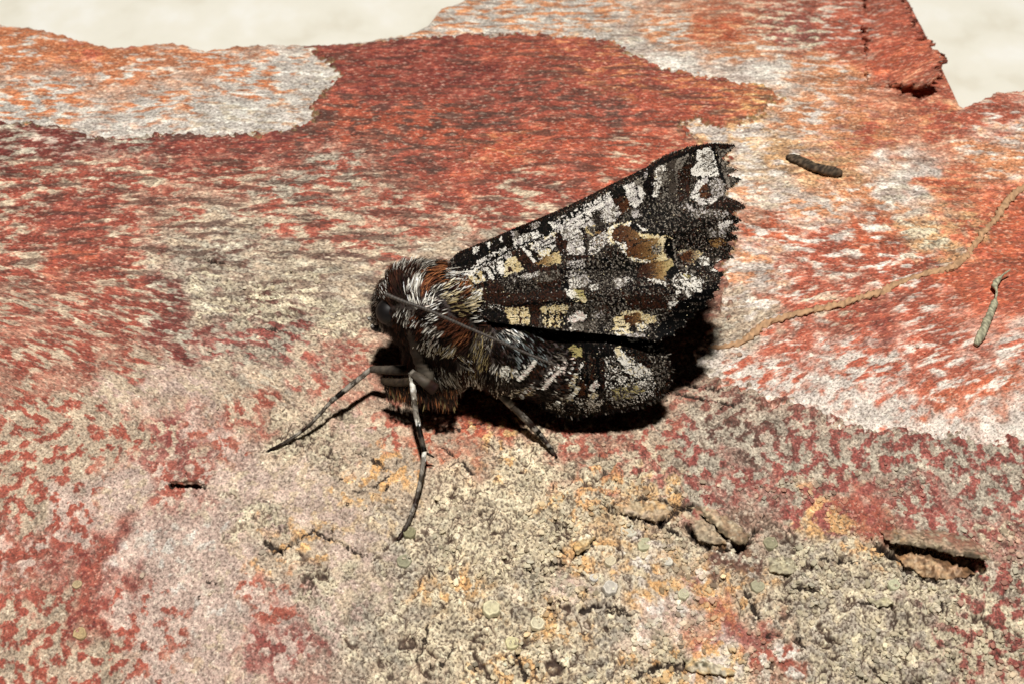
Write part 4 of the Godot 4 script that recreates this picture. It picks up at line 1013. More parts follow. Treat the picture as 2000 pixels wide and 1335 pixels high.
func build_wing(root: Node3D):
	var fore := Sheet.new()
	fore.o = Vector3(-4.3337,8.0241,3.8183)
	fore.u = Vector3(0.9301,0.0000,0.0000)
	fore.v = Vector3(0.0033,0.5510,-0.7572)
	wing_sheet(root, "forewing", fore, pts2("-0.14 1.86,0.36 3.32,1 3.86,2.86 4.61,4.64 5.39,6.79 6.29,8.57 7.07,10 7.75,11.43 8.5,12.86 9.14,14.21 9.82,15.36 10.5,16.96 11.07,18.75 11.36,20.18 11.29,19.64 10.79,19.21 10.32,19.82 10.07,19.46 9.82,20.32 9.61,19.61 9.25,19.71 9.07,20.54 8.93,20.07 8.5,19.46 8.11,19.32 7.71,19.79 7.43,20.36 7.21,20.82 6.86,20 6.64,19.79 6.32,20.54 6,19.82 5.68,20.39 5.43,19.64 5.14,20.32 4.82,19.54 4.5,20.04 4.07,19.5 3.71,20.07 3.46,19.36 3.36,18.79 3.07,18.54 2.71,18.79 2.5,19.32 2.25,19 1.96,19.07 1.68,18.79 1.57,19 1.21,18.5 1,18.64 0.64,17.93 0.43,18.07 0,17.21 -0.21,17.29 -0.64,16.61 -0.79,16.71 -1.21,16 -1.43,15.89 -1.86,15.21 -1.96,14.82 -2.25,13.75 -2.18,12.86 -2.04,11.43 -1.86,10 -1.75,8.21 -1.61,6.43 -1.39,4.64 -1.18,3.21 -1,2.32 -0.43,1.07 0,0.07 0.54"), "kkdmkbdg;100;-0.36 4.29,21.07 11.79,21.07 -2.5,-0.36 -2.5/kkdmkgbd;90;11.07 5.71,15.36 6.79,20.36 10.71,20.36 3.57,16.07 2.86,11.79 3.57/kdmgkmd;85;12.86 7.14,15.36 10,17.5 10.71,17.14 7.14,15.36 5.71,13.21 5.71/kgmdkkd;90;11.79 6.25,13.93 6.96,16.43 6.07,15.36 4.64,12.86 5.71/gdkmkd;90;3.75 1.96,4.64 2.43,6.07 2.5,6.79 1.43,6.07 0.89,3.93 1.07/kdgmk;90;10 3.21,13.21 3.57,13.21 1.43,10 1.43/gkmd;80;10 2.5,11.79 2.86,13.21 1.96,11.79 1.07,10.36 1.25/kdkmg;85;4.64 -1.43,9.64 0.36,15.36 0,15.36 -2.14,8.21 -1.61/gdmk;80;8.21 0,11.07 0.36,11.79 -1.43,8.93 -1.61/bd;90;3.21 1,4.64 0.93,6.79 1.14,8.57 1.07,8.04 0.54,6.07 0,4.11 -0.07,2.86 0.36/b;60;6.43 0.89,8.21 1,8.57 0.71,6.79 0.36/gwlmk;88;1.07 2.5,3.21 3.39,7.5 5.71,11.07 7.32,12.36 7.14,11.79 6,9.64 5.36,9.71 3.57,8.5 3.57,7.86 4.64,6.07 4.43,4.64 3.57,4.11 2.14,2.14 1.57,1.07 1.71/kd;98;0.36 3.57,4.64 5.71,6.79 6.79,7.5 7.14,7.57 5.18,5 4.46,1.07 2.5/kdd;95;1.25 3.68,4.64 5.29,4.71 4.57,1.43 3.39/ww;95;1.82 4.14,2.04 4.21,2.18 3.79,1.93 3.71/w;95;2.11 4.21,2.21 4.29,2.36 3.93,2.21 3.86/w;95;2.82 4.5,3.04 4.57,3.11 4.14,2.93 4.07/w;95;3.68 4.79,3.86 4.86,3.96 4.5,3.79 4.46/lg;95;4.57 5.25,5 5.5,5.11 4.64,4.71 4.5/lw;80;4.64 4.71,5.29 5,5.43 4.43,4.79 4.14/lg;95;5.75 5.79,6.57 6.14,6.64 5.71,6 5.29/w;98;5.96 5.14,6.5 5.36,6.61 4.86,6.07 4.68/gw;90;5.14 4.93,5.86 5.29,5.93 4.71,5.29 4.5/kd;98;6.5 5.71,7.14 6.07,7.39 5.36,6.71 5/w;95;7.21 5.86,7.43 5.96,7.61 5.5,7.43 5.39/w;98;3.04 3.64,3.57 3.86,3.75 3.32,3.14 3.07/gw;90;2.32 3.29,2.86 3.57,2.93 3.07,2.5 2.86/w;95;3.75 4,4.21 4.21,4.32 3.79,3.86 3.57/w;90;2.5 3.39,2.79 3.46,2.86 3.14,2.64 3.07/w;95;1.07 2.43,2.29 3,2.43 2.71,1.71 2.21,1.25 2.14/ctw;90;1.5 2.14,2.43 2.57,3.04 1.96,2.14 1.57/d;95;1.96 2.21,2.18 2.32,2.43 1.96,2.25 1.89/d;95;2.5 2.43,2.71 2.54,3.04 1.93,2.86 1.86/w;98;2.79 2.64,3.29 2.82,3.57 1.93,3.14 1.86/k;98;3 2.79,3.14 2.86,3.64 1.93,3.46 1.86/k;98;3.32 2.86,3.46 2.89,3.86 2.04,3.71 1.96/ww;97;3.5 3.07,3.93 3.21,4.29 2.5,3.86 2.14/k;90;3.82 3.29,4.07 3.46,4.21 3.07,4 2.96/ct;98;4.11 3.14,4.71 3.5,5 3.39,5.43 2.68,5 2.43,4.11 2.14/b;98;4.32 2.71,4.61 2.79,4.64 2.36,4.39 2.39/t;98;4.82 2.93,5.07 3,5.18 2.64,4.93 2.61/db;98;4.57 3.86,5.07 4.04,5.57 3.93,5.93 3.5,6.29 3,6.79 2.68,7.68 2.86,8.04 1.43,7.32 1,6.43 1.43,5.71 2.5,5 3.29/w;98;5.36 4.14,5.79 3.86,6.29 3.07,6.14 3,5.64 3.64,5.29 4/d;90;5.5 4.21,5.71 4.21,6.21 3.57,6.43 3.14,6.29 3.14/cw;95;5.79 4.36,6.71 4.64,7.32 3.93,7.14 3.57,6.5 3.29,6.07 3.93/d;95;6.07 3.93,6.21 4,6.5 3.36,6.36 3.25/b;95;6.29 3.79,6.43 3.86,6.71 3.43,6.57 3.36/d;95;5.93 4.5,6.07 4.57,6.21 4.29,6.07 4.25/d;90;6.61 4.14,6.79 4.21,6.86 3.93,6.68 3.89/d;90;7.07 4.5,7.21 4.57,7.43 4,7.29 3.93/wl;95;6.86 4.79,7.32 5,7.71 4.14,7.43 3.93/cw;95;6.79 4.93,7.5 5.29,7.64 4.93,7 4.64/o>t;96;6.29 3,6.79 3.39,7.5 3.75,7.96 3.86,8.07 3.07,7.21 2.79,6.64 2.86/db;98;7.57 5.07,8.07 5.36,8.5 5.14,8.57 4.29,8.36 3.57,7.93 3.64,7.71 4.29/lwg;95;8.5 5.43,9.29 5.64,9.5 4.93,8.57 4.64/lwg;95;8.57 4.57,9.5 4.86,9.71 3.64,9.36 3.5,8.43 3.79/wl;85;8.07 5.43,10 6.25,10.36 5.71,8.57 5.36/bd;96;8.21 3.64,9.36 3.5,9.71 3.57,9.71 3.29,8.57 3.21/d;90;9.5 5.43,9.64 5.5,9.82 3.57,9.68 3.57/tgm;85;9.71 5.54,10.36 5.71,10.5 5,9.86 4.79/od;75;10.29 5.18,10.93 5.36,10.93 4.29,10.36 4.11/md;80;9.71 4.64,10.36 4.82,10.43 3.57,9.86 3.39/wl;96;7.5 5.71,11.43 8,11.64 7.14,10 6.43,7.86 5.36/lw|kd;97;7.36 5.86,11.36 7.96,11.54 7.57,7.64 5.46/wl|kd;95;2.14 3.14,4.11 4,4.29 3.64,2.36 2.71/wl|kd;92;5.93 4.29,7.43 4.93,7.64 4.36,6.29 3.71/k;95;7.71 5.93,7.86 6,7.93 5.71,7.79 5.68/k;95;7.96 6.07,8.11 6.14,8.25 5.82,8.11 5.75/k;95;8.25 6.21,8.36 6.29,8.57 5.93,8.43 5.89/k;95;8.5 6.36,8.64 6.43,8.79 6.07,8.64 6.04/k;95;8.79 6.54,9.07 6.68,9.14 6.39,8.89 6.32/k;95;9.21 6.93,9.43 7.04,9.57 6.68,9.36 6.61/k;95;9.5 6.43,9.71 6.5,9.79 6.25,9.57 6.21/k;95;9.71 7.21,9.86 7.29,9.96 6.96,9.82 6.89/k;95;10.07 7.39,10.25 7.5,10.36 7.14,10.21 7.11/k;95;10.46 7.57,10.61 7.64,10.68 7.32,10.54 7.29/k;95;10.75 7.75,10.89 7.82,11 7.46,10.86 7.43/md;92;10.07 6.61,10.57 6.79,11 6.5,11 5.71,10.54 5.36,10.29 5.89/wlg;94;10.71 6.71,11.79 7.07,12.29 6.43,11.79 6,11 5.86/wl;94;10.54 7.14,11.64 7.71,11.79 7.07,10.64 6.71/kd;98;11.43 8,12.21 8.39,12.5 7.93,12.79 7.14,12.71 6.86,11.79 7.07,11.64 7.57/b>r;92;11.71 7.5,12.64 7.71,12.86 6.79,12.21 6.43,11.86 7.07/wl;96;12.39 8.39,13.14 8.82,13.43 8.21,13.79 7.32,13.21 6.86,12.79 7.21/g;85;13.07 8.71,14 9.21,14 8.36,13.43 8.21/k;85;13.14 8.36,13.25 8.39,13.57 7.5,13.46 7.43/w;85;13.32 8.36,13.57 8.5,13.93 7.71,13.71 7.5/kd;98;13.64 9.21,14.36 9.57,14.5 8.93,14.43 8,14.71 7.32,14.21 7.57,13.79 8.36/wg;94;14.5 9.57,15.21 9.93,15.36 9.46,15 8.57,14.79 7.64,14.43 7.71,14.57 8.93/gm;80;15 9.11,15.5 9.82,15.64 8.21,15.14 7.43/m;85;15.43 10,16.07 10.29,16.14 7.5,15.64 7.43/g;80;16 9.64,16.14 10.29,16.96 10.57,16.43 9.64,16.21 7.86/bd;80;16.14 9.46,17.14 10.07,17.07 7.86,16.29 7.14/w;92;17.5 10.86,18.39 11.14,18.71 10.71,19 9.64,19.07 9.11,17.86 9.11,17.21 9.21,17.14 9.57,17.57 10.07/g;55;17.79 10.71,18.5 10.86,18.79 9.64,18.04 9.36/w;95;17.14 9.57,18.04 9.29,18.14 9.04,17.29 9.18/k;97;18.57 11.07,18.86 10.79,19.5 8.86,19.29 8.71,18.86 10.07/mg;88;18.86 11.14,20 11.14,19.57 10.36,19.93 9.82,20.36 9.11,19.82 8.04,19.5 8.93/wl;90;17.71 8.86,18.36 9.14,18.29 8.5,17.79 7.71,17.57 7.21,17.07 7.57,17.21 8.07/rb;95;17.71 8.29,18.21 8.64,18.43 7.86,18.14 7.5,17.64 7.64/gl;75;18.36 8.93,19.36 8.93,19.57 7.71,18.57 7.36/wl;90;17.21 7.43,18.93 7.5,18.79 7.21,18.07 7.07,17.64 6.64,17.79 7.07/db;92;17.64 6.57,18.57 7.14,20.07 7.43,20.75 6.86,20 6.5,18.57 6.07,17.71 6.07/k;96;12.57 5.71,13.07 5.79,14 5.29,15.71 4.86,16.43 4.64,15.36 4.79,13.64 5.07/w;95;13.14 5.71,13.43 5.64,14.07 5.21,13.79 5.21/wc;95;11.36 5.57,11.79 5.79,12.93 5.86,12.86 5.68,11.93 5.5,11.64 5,11.57 4.43,11.29 4.5,11.21 5.14/rb>o;96;11.64 5.43,12.29 5.71,12.79 5.64,13.21 5.14,14 4.86,13.21 4.71,12.57 4.5,11.64 4.43/tc;95;13.36 5.07,14.36 4.93,15.5 4.86,15.71 4.71,14 4.71,13.43 4.79/wc;92;11.29 4.5,11.93 4.43,12.57 4.36,12.57 3.57,12.36 3.71,12 4.21,11.43 4.21/r>o;97;12.64 4.5,13.21 4.64,14.5 4.75,14.5 3.14,13.43 3.29,12.57 3.5/o>tc;96;14.14 4.71,15.21 4.71,15.21 3.57,15.36 3.21,14.29 3.14/tc;96;14.71 4.71,15.29 4.71,15.14 3.93,15.5 3.21,14.79 3.14/k;98;15.21 4.71,15.86 4.64,15.93 3.57,16.07 3.14,15.57 3.43,15.21 4/g;92;15.79 4.57,15.93 4.64,16 3.57,16.14 3.07,15.93 3.29/wc;95;12.57 3.43,13.43 3.29,14.36 3.21,14.21 3.07,13.21 3.11/b>o;95;13.43 2.79,14 3.07,15.21 3.07,15.36 2.5,15.07 1.86,14 1.93,13.36 2.14/o>yt;94;14.64 3.07,15.71 3.29,15.93 2.86,15.36 2.5,15.14 1.86,14.5 1.93/k;96;15.36 2.5,16 2.93,16.29 2.5,15.79 1.96,15.36 1.96/r>tg;94;16.14 3.57,16.64 3.93,17.93 3.86,17.71 3.43,17.14 2.93,16.57 3.14/br;92;16.29 3.64,17.14 3.79,17.21 3.21,16.5 3.21/wg;88;17.57 3.57,18.39 3.43,18.36 2.86,17.71 2.79/cg;80;16.07 3.86,17.14 4.07,17 3.93,16.29 3.57/g;92;16.07 3.04,17.43 2.36,17.36 2.29,16 2.93/wgkw;80;15.86 2.21,16.79 2.43,18.07 1.71,17.5 1.36,17.93 0.86,17.14 1.07,17 0.5,16.36 0.93,15.93 0.36,16 1.21,15.64 1.71/w;92;16.57 1.57,17.43 1.71,17.5 1.21,16.79 1.36/ky;88;16.43 2.36,17 2.14,16.86 1.93,16.36 2.14/w;94;18.5 2.57,18.86 3.14,19.36 3.36,19.14 3,18.86 2.71,18.79 2.36/w;92;17.21 1.21,17.71 1.43,17.71 1,17.29 0.93/bd;90;12.43 0.71,15 0.86,15.36 0,13.57 -0.21,12.57 0.14/w;80;15.36 0.36,16.21 0.43,16.14 0.14,15.5 -0.21,15.57 0.29/wlg|k;85;8.36 3.14,9.07 3.29,9.64 3,9.29 2.14,9.64 1.43,8.36 1.21/gl;70;9.07 3.21,9.71 3.29,9.79 1.43,8.86 1.36/k;92;8.29 2.86,8.43 2.93,8.5 1.43,8.29 1.36/wg;80;8.57 1.96,9.21 2.14,9.64 1.43,8.64 1.07/w>yc;96;8.29 1.29,8.93 1.14,9.86 0.57,9.64 0.43,8.64 0.64,8.36 0.89/y;90;8.86 1.21,9.57 1.14,9.71 0.64,9.14 0.71/ct;90;8.5 0.36,9.86 0.5,9.93 0.36,8.64 0.25/ct|tc;94;4.07 -0.07,4.64 0,5.79 0,5.86 -1.21,4.57 -1.14,4.29 -0.64/ct|bd;92;4.07 -0.07,5.82 0,5.82 -0.21,4.07 -0.29/b;90;5.07 -0.07,5.21 -0.07,5.29 -1.14,5.14 -1.14/b;70;4.57 -0.21,4.68 -0.18,4.71 -0.57,4.61 -0.57/bd;96;5.86 0,6.57 0.07,6.5 -1.29,5.93 -1.21/tc|bd;93;6.57 -0.07,8.07 0.21,8.57 0,8.5 -0.43,8.07 -1.43,6.64 -1.29,6.86 -0.71/ct;85;6.57 -0.07,8.07 0.21,8.57 0,8.5 -0.21,6.79 -0.36/d;95;7.07 -0.21,7.25 -0.18,7.21 -1.21,7 -1.14/d;95;7.57 -0.14,7.71 -0.14,7.71 -1.21,7.5 -1.21/d;90;8 -0.43,8.14 -0.39,8.14 -1.21,8 -1.21/kd;96;8.14 -0.43,8.5 -0.43,8.43 -1.64,8.21 -1.5/wp;88;8.5 -0.71,9.21 -0.21,9.86 -0.57,9.64 -0.93,8.64 -1.07/wg;85;8.5 -1.43,8.93 -1.29,9.36 -1.64,8.93 -1.71/gm;70;8.64 -1.07,10.36 -0.93,10.57 -1.57,9.14 -1.57/kd;97;2.43 -0.21,3.29 -0.07,4 -0.14,4.36 -0.79,4.29 -1.21,3.14 -1/wg;80;2.86 0.07,3.75 0.21,4.11 -0.07,3.21 -0.11/tc;92;11.64 -0.79,12.5 -0.29,13.57 -0.21,13.71 -0.43,12.57 -0.71,12.93 -1.36,12.36 -1.71,11.43 -1.64,11.86 -1.29/br>o;92;12.36 -0.57,13.57 -0.36,13.71 -1.07,13 -1.29,12.5 -1.07/ct;80;13.57 -0.43,14.64 -0.64,14.57 -1.07,13.79 -1.14/wc;85;13.21 -1.14,14 -1.14,14 -1.64,13.43 -1.64/wc;88;11.43 -1.64,12.43 -1.5,13.07 -1.79,12.14 -1.93/lg;80;12.43 -1.86,13.93 -1.79,13.86 -2.07,12.71 -2.07/wlg;85;8.07 5.29,8.64 5.5,8.71 4.64,8.14 4.64/gm;75;6.07 2.32,7.86 2.57,7.93 1.86,6.29 1.57/lg;80;9.21 2.21,9.86 2.43,10.07 1.57,9.5 1.43/wg;75;10 1.43,10.57 1.57,10.71 1.21,10.14 1.07/lgm;75;11.64 1.96,12.29 2.14,12.57 1.43,11.93 1.21/mgl;70;16.79 6.96,18.93 6.71,19.93 6.43,18.93 6,16.93 6.21/gml;70;18.07 5.29,19.64 5.5,20 5,18.36 4.79/ob;80;18.21 4.64,19.29 4.79,19.64 4.29,18.57 4.07/mg;70;14.29 4.29,15 4.43,15 3.57,14.36 3.5/lg;75;13.79 9.29,14 9.36,14 8.86,13.82 8.79/ml;80;16.21 7,17.14 7.14,17.21 6.86,16.29 6.64/l;80;12.93 6.71,13.43 6.79,13.57 6.29,13.07 6.14/mb;85;10.36 0,11.29 0.14,11.43 -0.43,10.5 -0.57/mlg;75;10 -0.43,10.93 -0.21,11.07 -0.64,10.14 -0.79/k;97;16.43 0.43,19.64 1.96,19.64 0,16.96 -1.61,15 -2.43,14.5 -1.71,15.36 -0.71/lgw;78;5 2.14,6.43 2.43,6.64 2.14,5.36 1.86/glw;75;10 4.64,11.14 5.29,11.43 4.64,10.36 3.57,9.93 3.57/wlg;78;11.64 1.86,12.57 2.14,13.07 1.86,11.93 1.36/lw;82;18.86 5.71,19.86 6,20.07 5.71,19.07 5.29/wg;80;14 2,15.36 1.71,15.29 1.43,14.07 1.71/k;95;1.07 2.43,3.04 3.25,5 4.29,6.79 4.96,7.57 5.29,7.57 5.18,6.79 4.82,5 4.14,3.04 3.11,1.07 2.29/k;90;8.21 2.68,12.86 2.61,12.86 2.5,8.21 2.54/k;88;3.21 0.07,8.21 0.43,10 0.29,10 0.18,8.21 0.29,3.21 -0.07/r>o;96;0.93 1.43,1.36 1.93,1.86 1.86,2 1.21,1.57 0.64,1.07 0.57/wc;92;1.25 0.36,1.71 0.79,2.64 1.43,2.86 1.21,2.36 0.5,1.79 0.07/wc;90;0.71 0.43,0.93 1.43,1.21 1.43,1.07 0.29/ct;88;0 1.43,0.79 1.79,0.86 0.89,0.07 0.54/bd;92;2.5 1.43,3.75 1.71,4.11 1,3.21 0.36,2.64 0.43/kb;96;2.36 1.57,2.86 1.86,3.14 1.64,2.64 1.21/bdk;97;0.71 3.82,2.86 4.68,4.64 5.46,6.79 6.36,10 7.82,12.86 9.21,14.21 9.89,15.36 10.57,16.96 11.14,18.75 11.43,20.21 11.32,19.64 11,18.75 11.14,17.04 10.89,15.43 10.29,12.93 8.93,10.07 7.54,6.86 6.07,4.64 5.21,2.86 4.46,0.93 3.64", true)
	var hind := Sheet.new()
	hind.o = Vector3(-4.4463,7.4921,3.3000)
	hind.u = Vector3(0.9443,-0.0000,0.0000)
	hind.v = Vector3(-0.0144,0.8088,-0.5600)
	hind.bulge = 1.3
	hind.mid = Vector2(10.71, -4.5)
	hind.reach = 5.6
	hind.folds = 0.5
	wing_sheet(root, "hindwing", hind, pts2("5.79 -3.57,6.79 -2.14,8.93 -1.43,11.79 -1.64,13.75 -1.86,14.36 -2.29,14.86 -2.57,15.07 -3,15.43 -3.21,15.5 -3.71,15.79 -4.07,15.61 -4.5,15.82 -4.93,15.5 -5.29,15.57 -5.71,15.07 -5.93,14.93 -6.29,14.21 -6.36,13.79 -6.68,13.07 -6.64,12.43 -6.96,11.64 -6.93,10.93 -7.25,10 -7.21,9.21 -7.54,8.21 -7.43,7.36 -7.36,6.57 -7,6.07 -6.36,5.71 -5.18"), "kkdbdkm;100;4.64 0,16.79 0,16.79 -8.57,4.64 -8.57/kkd;95;5.71 -1.43,15.71 -1.43,15.71 -2.43,13.21 -2.57,11.07 -3.21,8.57 -2.86,6.07 -3.21/gmkdwk;90;11 -3.21,12.32 -2.79,13.57 -3.57,14.46 -4.46,14.64 -6.07,11.79 -6.79,11 -5.71/mdkgk;90;13.75 -2.32,15.36 -3.21,15.64 -5,14.82 -5.71,14.29 -4.11/gkmwd;88;9 -6,11 -5.86,10.79 -7.07,9.21 -7.21/kbdk;90;6.07 -3.57,6.79 -3.21,6.64 -7.14,6.07 -6.43/gkdmw;80;6.79 -6.07,8.57 -6.25,8.21 -7.29,6.93 -7/wwp;97;6.57 -5.71,6.86 -5.29,7.64 -4.5,8.07 -4,8.29 -4.14,7.86 -4.71,7.21 -5.36,6.79 -5.86/k;96;6.86 -5.93,7.29 -5.43,7.93 -4.79,8.36 -4.21,8.5 -4.36,8.07 -5,7.43 -5.64,7.07 -6.21/k;95;6.79 -6.07,7.07 -6.21,6.93 -7.14,6.57 -6.86/k;97;8.79 -2.71,9 -2.71,9.21 -4.29,9.14 -5.89,8.89 -5.79,8.96 -4.36/k;97;9.61 -2.14,9.86 -2.14,10 -3.57,9.86 -4.82,9.61 -4.82,9.75 -3.57/k;97;10.36 -2.57,10.64 -2.64,10.71 -4.29,10.61 -6.25,10.29 -6,10.46 -4.36/m;80;9.04 -3.21,9.11 -3.21,9.29 -4.36,9.21 -5.54,9.11 -5.54/m;80;9.89 -2.86,9.96 -2.86,10.07 -3.75,9.96 -4.64,9.89 -4.64/br;92;9.21 -4.82,9.71 -4.86,9.64 -5.79,9.29 -5.71/br;88;7.57 -5.14,8.43 -4.5,8.64 -4.93,8.21 -5.71,7.71 -6.07/wc;94;8.43 -5.07,8.79 -4.71,9 -4.86,8.93 -5.29,8.57 -5.36/wcw;92;8.36 -5.93,8.86 -5.64,9 -5.86,8.79 -6.21,8.43 -6.29/wk|d;85;9.21 -3.57,9.57 -3.5,9.57 -4.64,9.21 -4.64/dk|b;85;10 -3.21,10.36 -3.21,10.29 -4.82,10 -4.82/wp;92;9.93 -5.07,10.5 -4.57,10.64 -4.93,10.29 -5.43,10 -5.36/wcg;90;9.86 -5.64,10.43 -5.43,10.57 -5.93,10.07 -6.07/wg;85;9.64 -6.29,10.21 -6.07,10.5 -6.57,10 -6.86/y;94;8.5 -2.64,8.93 -2.43,9.43 -2.57,9.39 -3.14,8.93 -3.21,8.54 -3.07/wc;90;11.64 -2.57,12 -2.43,12.29 -2.86,12.64 -3.21,12.93 -3.79,12.57 -4,12.21 -3.57,11.86 -3.21/wwgcw;80;12 -3,12.71 -3.21,13.07 -3.71,13.79 -3.79,14.29 -4.07,14.36 -4.43,13.79 -4.57,13.21 -4.43,12.64 -4.29,12.21 -3.71/wgw;78;13.07 -3.86,13.79 -3.82,14.29 -4.11,14.14 -4.5,13.5 -4.5,13.14 -4.29/wgk;80;11.64 -4.5,12.57 -4.36,12.36 -4.79,11.79 -4.93/wg;82;12.93 -4.93,14.21 -4.64,14.29 -5.07,13.21 -5.43/gmy;82;11.43 -5.29,13.21 -4.93,14 -5.43,12.86 -6.07,11.64 -6.07/wkg;78;13.07 -5.86,14.5 -5.43,14.29 -5.93,13.36 -6.21/wmk;75;14.5 -2.71,15.14 -3.14,15 -3.36,14.43 -3/wm;75;13.93 -2.43,14.5 -2.5,14.36 -2.71,13.86 -2.64/w;90;12.64 -2,13.36 -2,13.5 -2.18,12.86 -2.29", false)

func wing_sheet(root: Node3D, called: String, sheet: Sheet, outline: PackedVector2Array, pattern: String, both: bool):
	var pal := palette("p 214 194 184,k 9 7 6,d 24 17 14,b 56 32 22,r 88 54 33,o 128 97 60,w 238 232 222,g 128 120 110,c 228 212 174,m 66 58 51,l 190 182 178,y 172 158 104,t 206 184 136")
	var patches := []
	for s in pattern.split("/"):
		var f := s.split(";")
		var poly := pts2(f[2])
		var box := Rect2(poly[0], Vector2.ZERO)
		for p in poly: box = box.expand(p)
		patches.append([f[0], f[1].to_float() / 100.0, poly, box.grow(0.01)])
	patches.reverse()
	var lo := outline[0]
	var hi := outline[0]
	for p in outline:
		lo = lo.min(p)
		hi = hi.max(p)
	# membrane
	var m := vmat(0.6)
	for side in (2 if both else 1):
		var ring := PackedVector2Array()
		for k in outline.size():
			var a := outline[k]
			var b := outline[(k + 1) % outline.size()]
			var n := maxi(1, int(a.distance_to(b) / 0.35))
			for j in n: ring.append(a.lerp(b, float(j) / n))
		var pts := ring.duplicate()
		var y := lo.y
		while y < hi.y:
			var x := lo.x
			while x < hi.x:
				var p := Vector2(x + rng.randf_range(-0.08, 0.08), y + rng.randf_range(-0.08, 0.08))
				if Geometry2D.is_point_in_polygon(p, ring) and rim_distance(p, ring) > 0.18: pts.append(p)
				x += 0.3
			y += 0.3
		var tri := Geometry2D.triangulate_delaunay(pts)
		var v := PackedVector3Array()
		var c := PackedColorArray()
		var idx := PackedInt32Array()
		for s in 2:
			for p in pts:
				var q := p
				var lift := -0.07 * s
				if side == 1:
					q = Vector2(p.x * 0.955 + 0.1, p.y * 0.93 - 0.1)
					lift -= 1.3
				v.append(sheet.at(q, lift) * MM)
				c.append(lin(jitter(Color8(34, 26, 22), 0.35)))
		var n := pts.size()
		for k in range(0, tri.size(), 3):
			var ctr := (pts[tri[k]] + pts[tri[k + 1]] + pts[tri[k + 2]]) / 3.0
			if not Geometry2D.is_point_in_polygon(ctr, ring): continue
			var a := tri[k]
			var b := tri[k + 1]
			var d := tri[k + 2]
			if (pts[b] - pts[a]).cross(pts[d] - pts[a]) > 0.0:
				var h := b
				b = d
				d = h
			idx.append_array([a, b, d, a + n, d + n, b + n])
		for k in ring.size():
			var e := (k + 1) % ring.size()
			idx.append_array([k, k + n, e, e, k + n, e + n])
		var wing := put(called, surf(v, idx, smooth_normals(v, idx), c), m, root)
		if side == 1: continue
		# overlapping scales
		var nrm := sheet.u.cross(sheet.v).normalized()
		var y2 := lo.y
		var row := 0
		var wn := noise(81, 1.0, 2)
		while y2 < hi.y:
			var x2 := lo.x + (0.027 if row % 2 else 0.0)
			while x2 < hi.x:
				var q := Vector2(x2 + rng.randf_range(-0.022, 0.022), y2 + rng.randf_range(-0.022, 0.022))
				x2 += 0.055
				if not Geometry2D.is_point_in_polygon(q, outline): continue
				var an := atan2(q.y + 0.6, q.x + 3.0)
				var col := scale_colour(q, an, patches, pal, wn)
				var out := (q - Vector2(-3.0, -0.6)).normalized()
				var d2 := out.rotated(rng.randf_range(-0.3, 0.3))
				var base := q - d2 * 0.06
				var p0 := sheet.at(base, 0.02)
				var eu := sheet.at(base + Vector2(0.05, 0), 0.02) - p0
				var ev := sheet.at(base + Vector2(0, 0.05), 0.02) - p0
				var here := eu.cross(ev).normalized()
				var d3 := (eu * d2.x + ev * d2.y).normalized()
				var tilt := (here + Vector3(rng.randf_range(-1, 1), rng.randf_range(-1, 1), rng.randf_range(-1, 1)) * 0.12).normalized()
				scale_leaf(p0, (d3 + here * rng.randf_range(0.10, 0.3)).normalized(), tilt, rng.randf_range(0.10, 0.14), rng.randf_range(0.052, 0.075), col)
			y2 += 0.042
			row += 1
		# fringe along the outer edge
		for k in outline.size():
			var a := outline[k]
			var b := outline[(k + 1) % outline.size()]
			if a.x < (14.0 if both else lo.x + 2.5): continue
			var nn := int(a.distance_to(b) / 0.06)
			for j in nn:
				var q := a.lerp(b, float(j) / nn)
				var out := (b - a).normalized().rotated(PI * 0.5)
				if out.dot(q - (lo + hi) * 0.5) < 0.0: out = -out
				out = (out + Vector2(0.5, 0)).normalized().rotated(rng.randf_range(-0.35, 0.35))
				var fc: Color = jitter(pal["kkdmkdg"[rng.randi_range(0, 6)]], 0.3)
				scale_leaf(sheet.at(q - out * 0.05, rng.randf_range(-0.06, 0.03)), (sheet.u * out.x + sheet.v * out.y).normalized(), nrm, rng.randf_range(0.08, 0.22 if both else 0.4), 0.06, fc)
		flush("wing_scales", vmat(0.65, 0.18), wing)

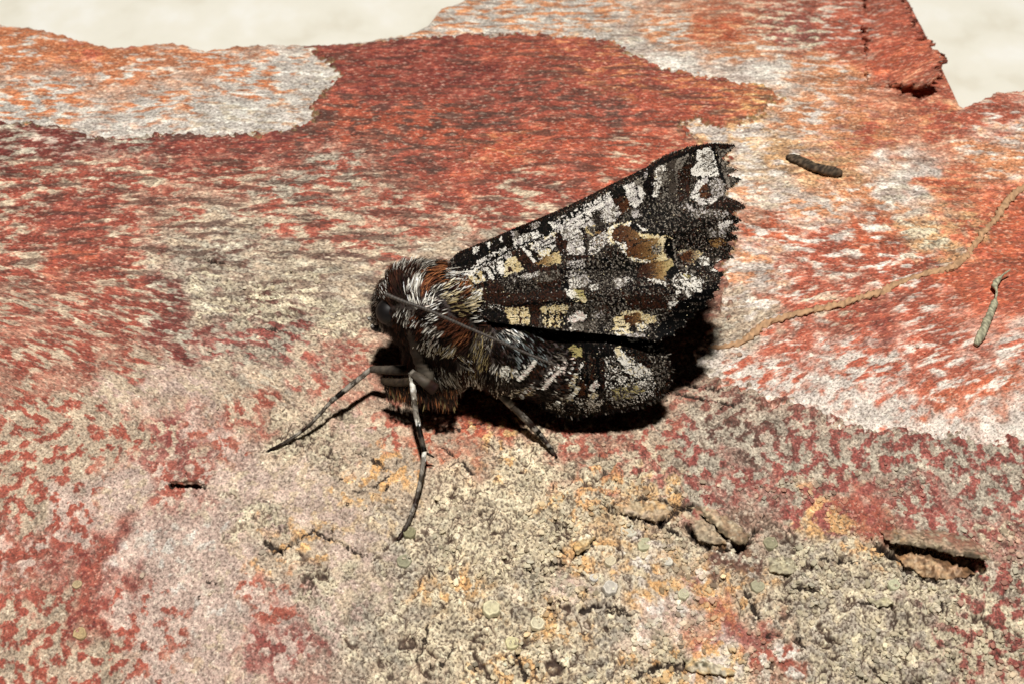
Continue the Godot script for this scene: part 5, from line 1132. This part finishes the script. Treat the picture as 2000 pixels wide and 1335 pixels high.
func scale_colour(q: Vector2, an: float, patches: Array, pal: Dictionary, wn: FastNoiseLite) -> Color:
	var letters := ""
	var lobe := Rect2()
	var look := q + Vector2(rng.randf_range(-0.015, 0.015), rng.randf_range(-0.015, 0.015)) + Vector2(wn.get_noise_2d(q.x * 2.0, q.y * 2.0), wn.get_noise_2d(q.x * 2.0 + 90.0, q.y * 2.0)) * 0.1
	for f in patches:
		if f[3].has_point(look) and rng.randf() < f[1] and Geometry2D.is_point_in_polygon(look, f[2]):
			letters = f[0]
			lobe = f[3]
			break
	if letters == "": letters = "kd"
	if wn.get_noise_2d(an * 60.0, q.length() * 0.5) > 0.46 and rng.randf() < 0.7: letters = "kdm"
	if rng.randf() < 0.012: letters = "gmcl"
	var bar := letters.find("|")
	if bar > 0:
		var st := fposmod((look.x * 0.885 + look.y * 0.465) / 0.27 + wn.get_noise_2d(look.x * 0.7, look.y * 0.7 + 20.0) * 2.0, 1.0)
		letters = letters.substr(0, bar) if st > 0.42 else letters.substr(bar + 1)
	var cut := letters.find(">")
	var col: Color
	if cut > 0:
		var tt := smoothstep(0.15, 0.95, (look.x - lobe.position.x) / lobe.size.x + rng.randf_range(-0.12, 0.12))
		col = (pal[letters[rng.randi_range(0, cut - 1)]] as Color).lerp(pal[letters[rng.randi_range(cut + 1, letters.length() - 1)]], tt)
	else:
		var ripple := wn.get_noise_2d((q.x * 0.93 + q.y * 0.37) * 1.25, (q.y * 0.93 - q.x * 0.37) * 0.45) * 1.5 + wn.get_noise_2d(q.x * 0.5 + 40.0, q.y * 0.8) * 0.7
		col = pal[letters[int(fposmod(ripple + 0.5 + rng.randf_range(-0.05, 0.05), 1.0) * letters.length()) % letters.length()]]
	return jitter(col, 0.12 if col.get_luminance() > 0.5 else 0.25)

func scale_leaf(p: Vector3, d: Vector3, n: Vector3, length: float, width: float, col: Color):
	var s := d.cross(n).normalized() * width * 0.5
	var o := hv.size()
	for e in [[0.0, 0.35], [0.45, 1.0], [0.85, 0.9], [1.0, 0.35]]:
		var q: Vector3 = p + d * length * e[0]
		hv.append((q - s * e[1]) * MM)
		hv.append((q + s * e[1]) * MM)
		hn.append(n)
		hn.append(n)
		var c := lin(col * (0.8 + 0.2 * e[0]))
		hc.append(c)
		hc.append(c)
	for k in 3:
		var a := o + k * 2
		hi_.append_array([a, a + 2, a + 1, a + 1, a + 2, a + 3])
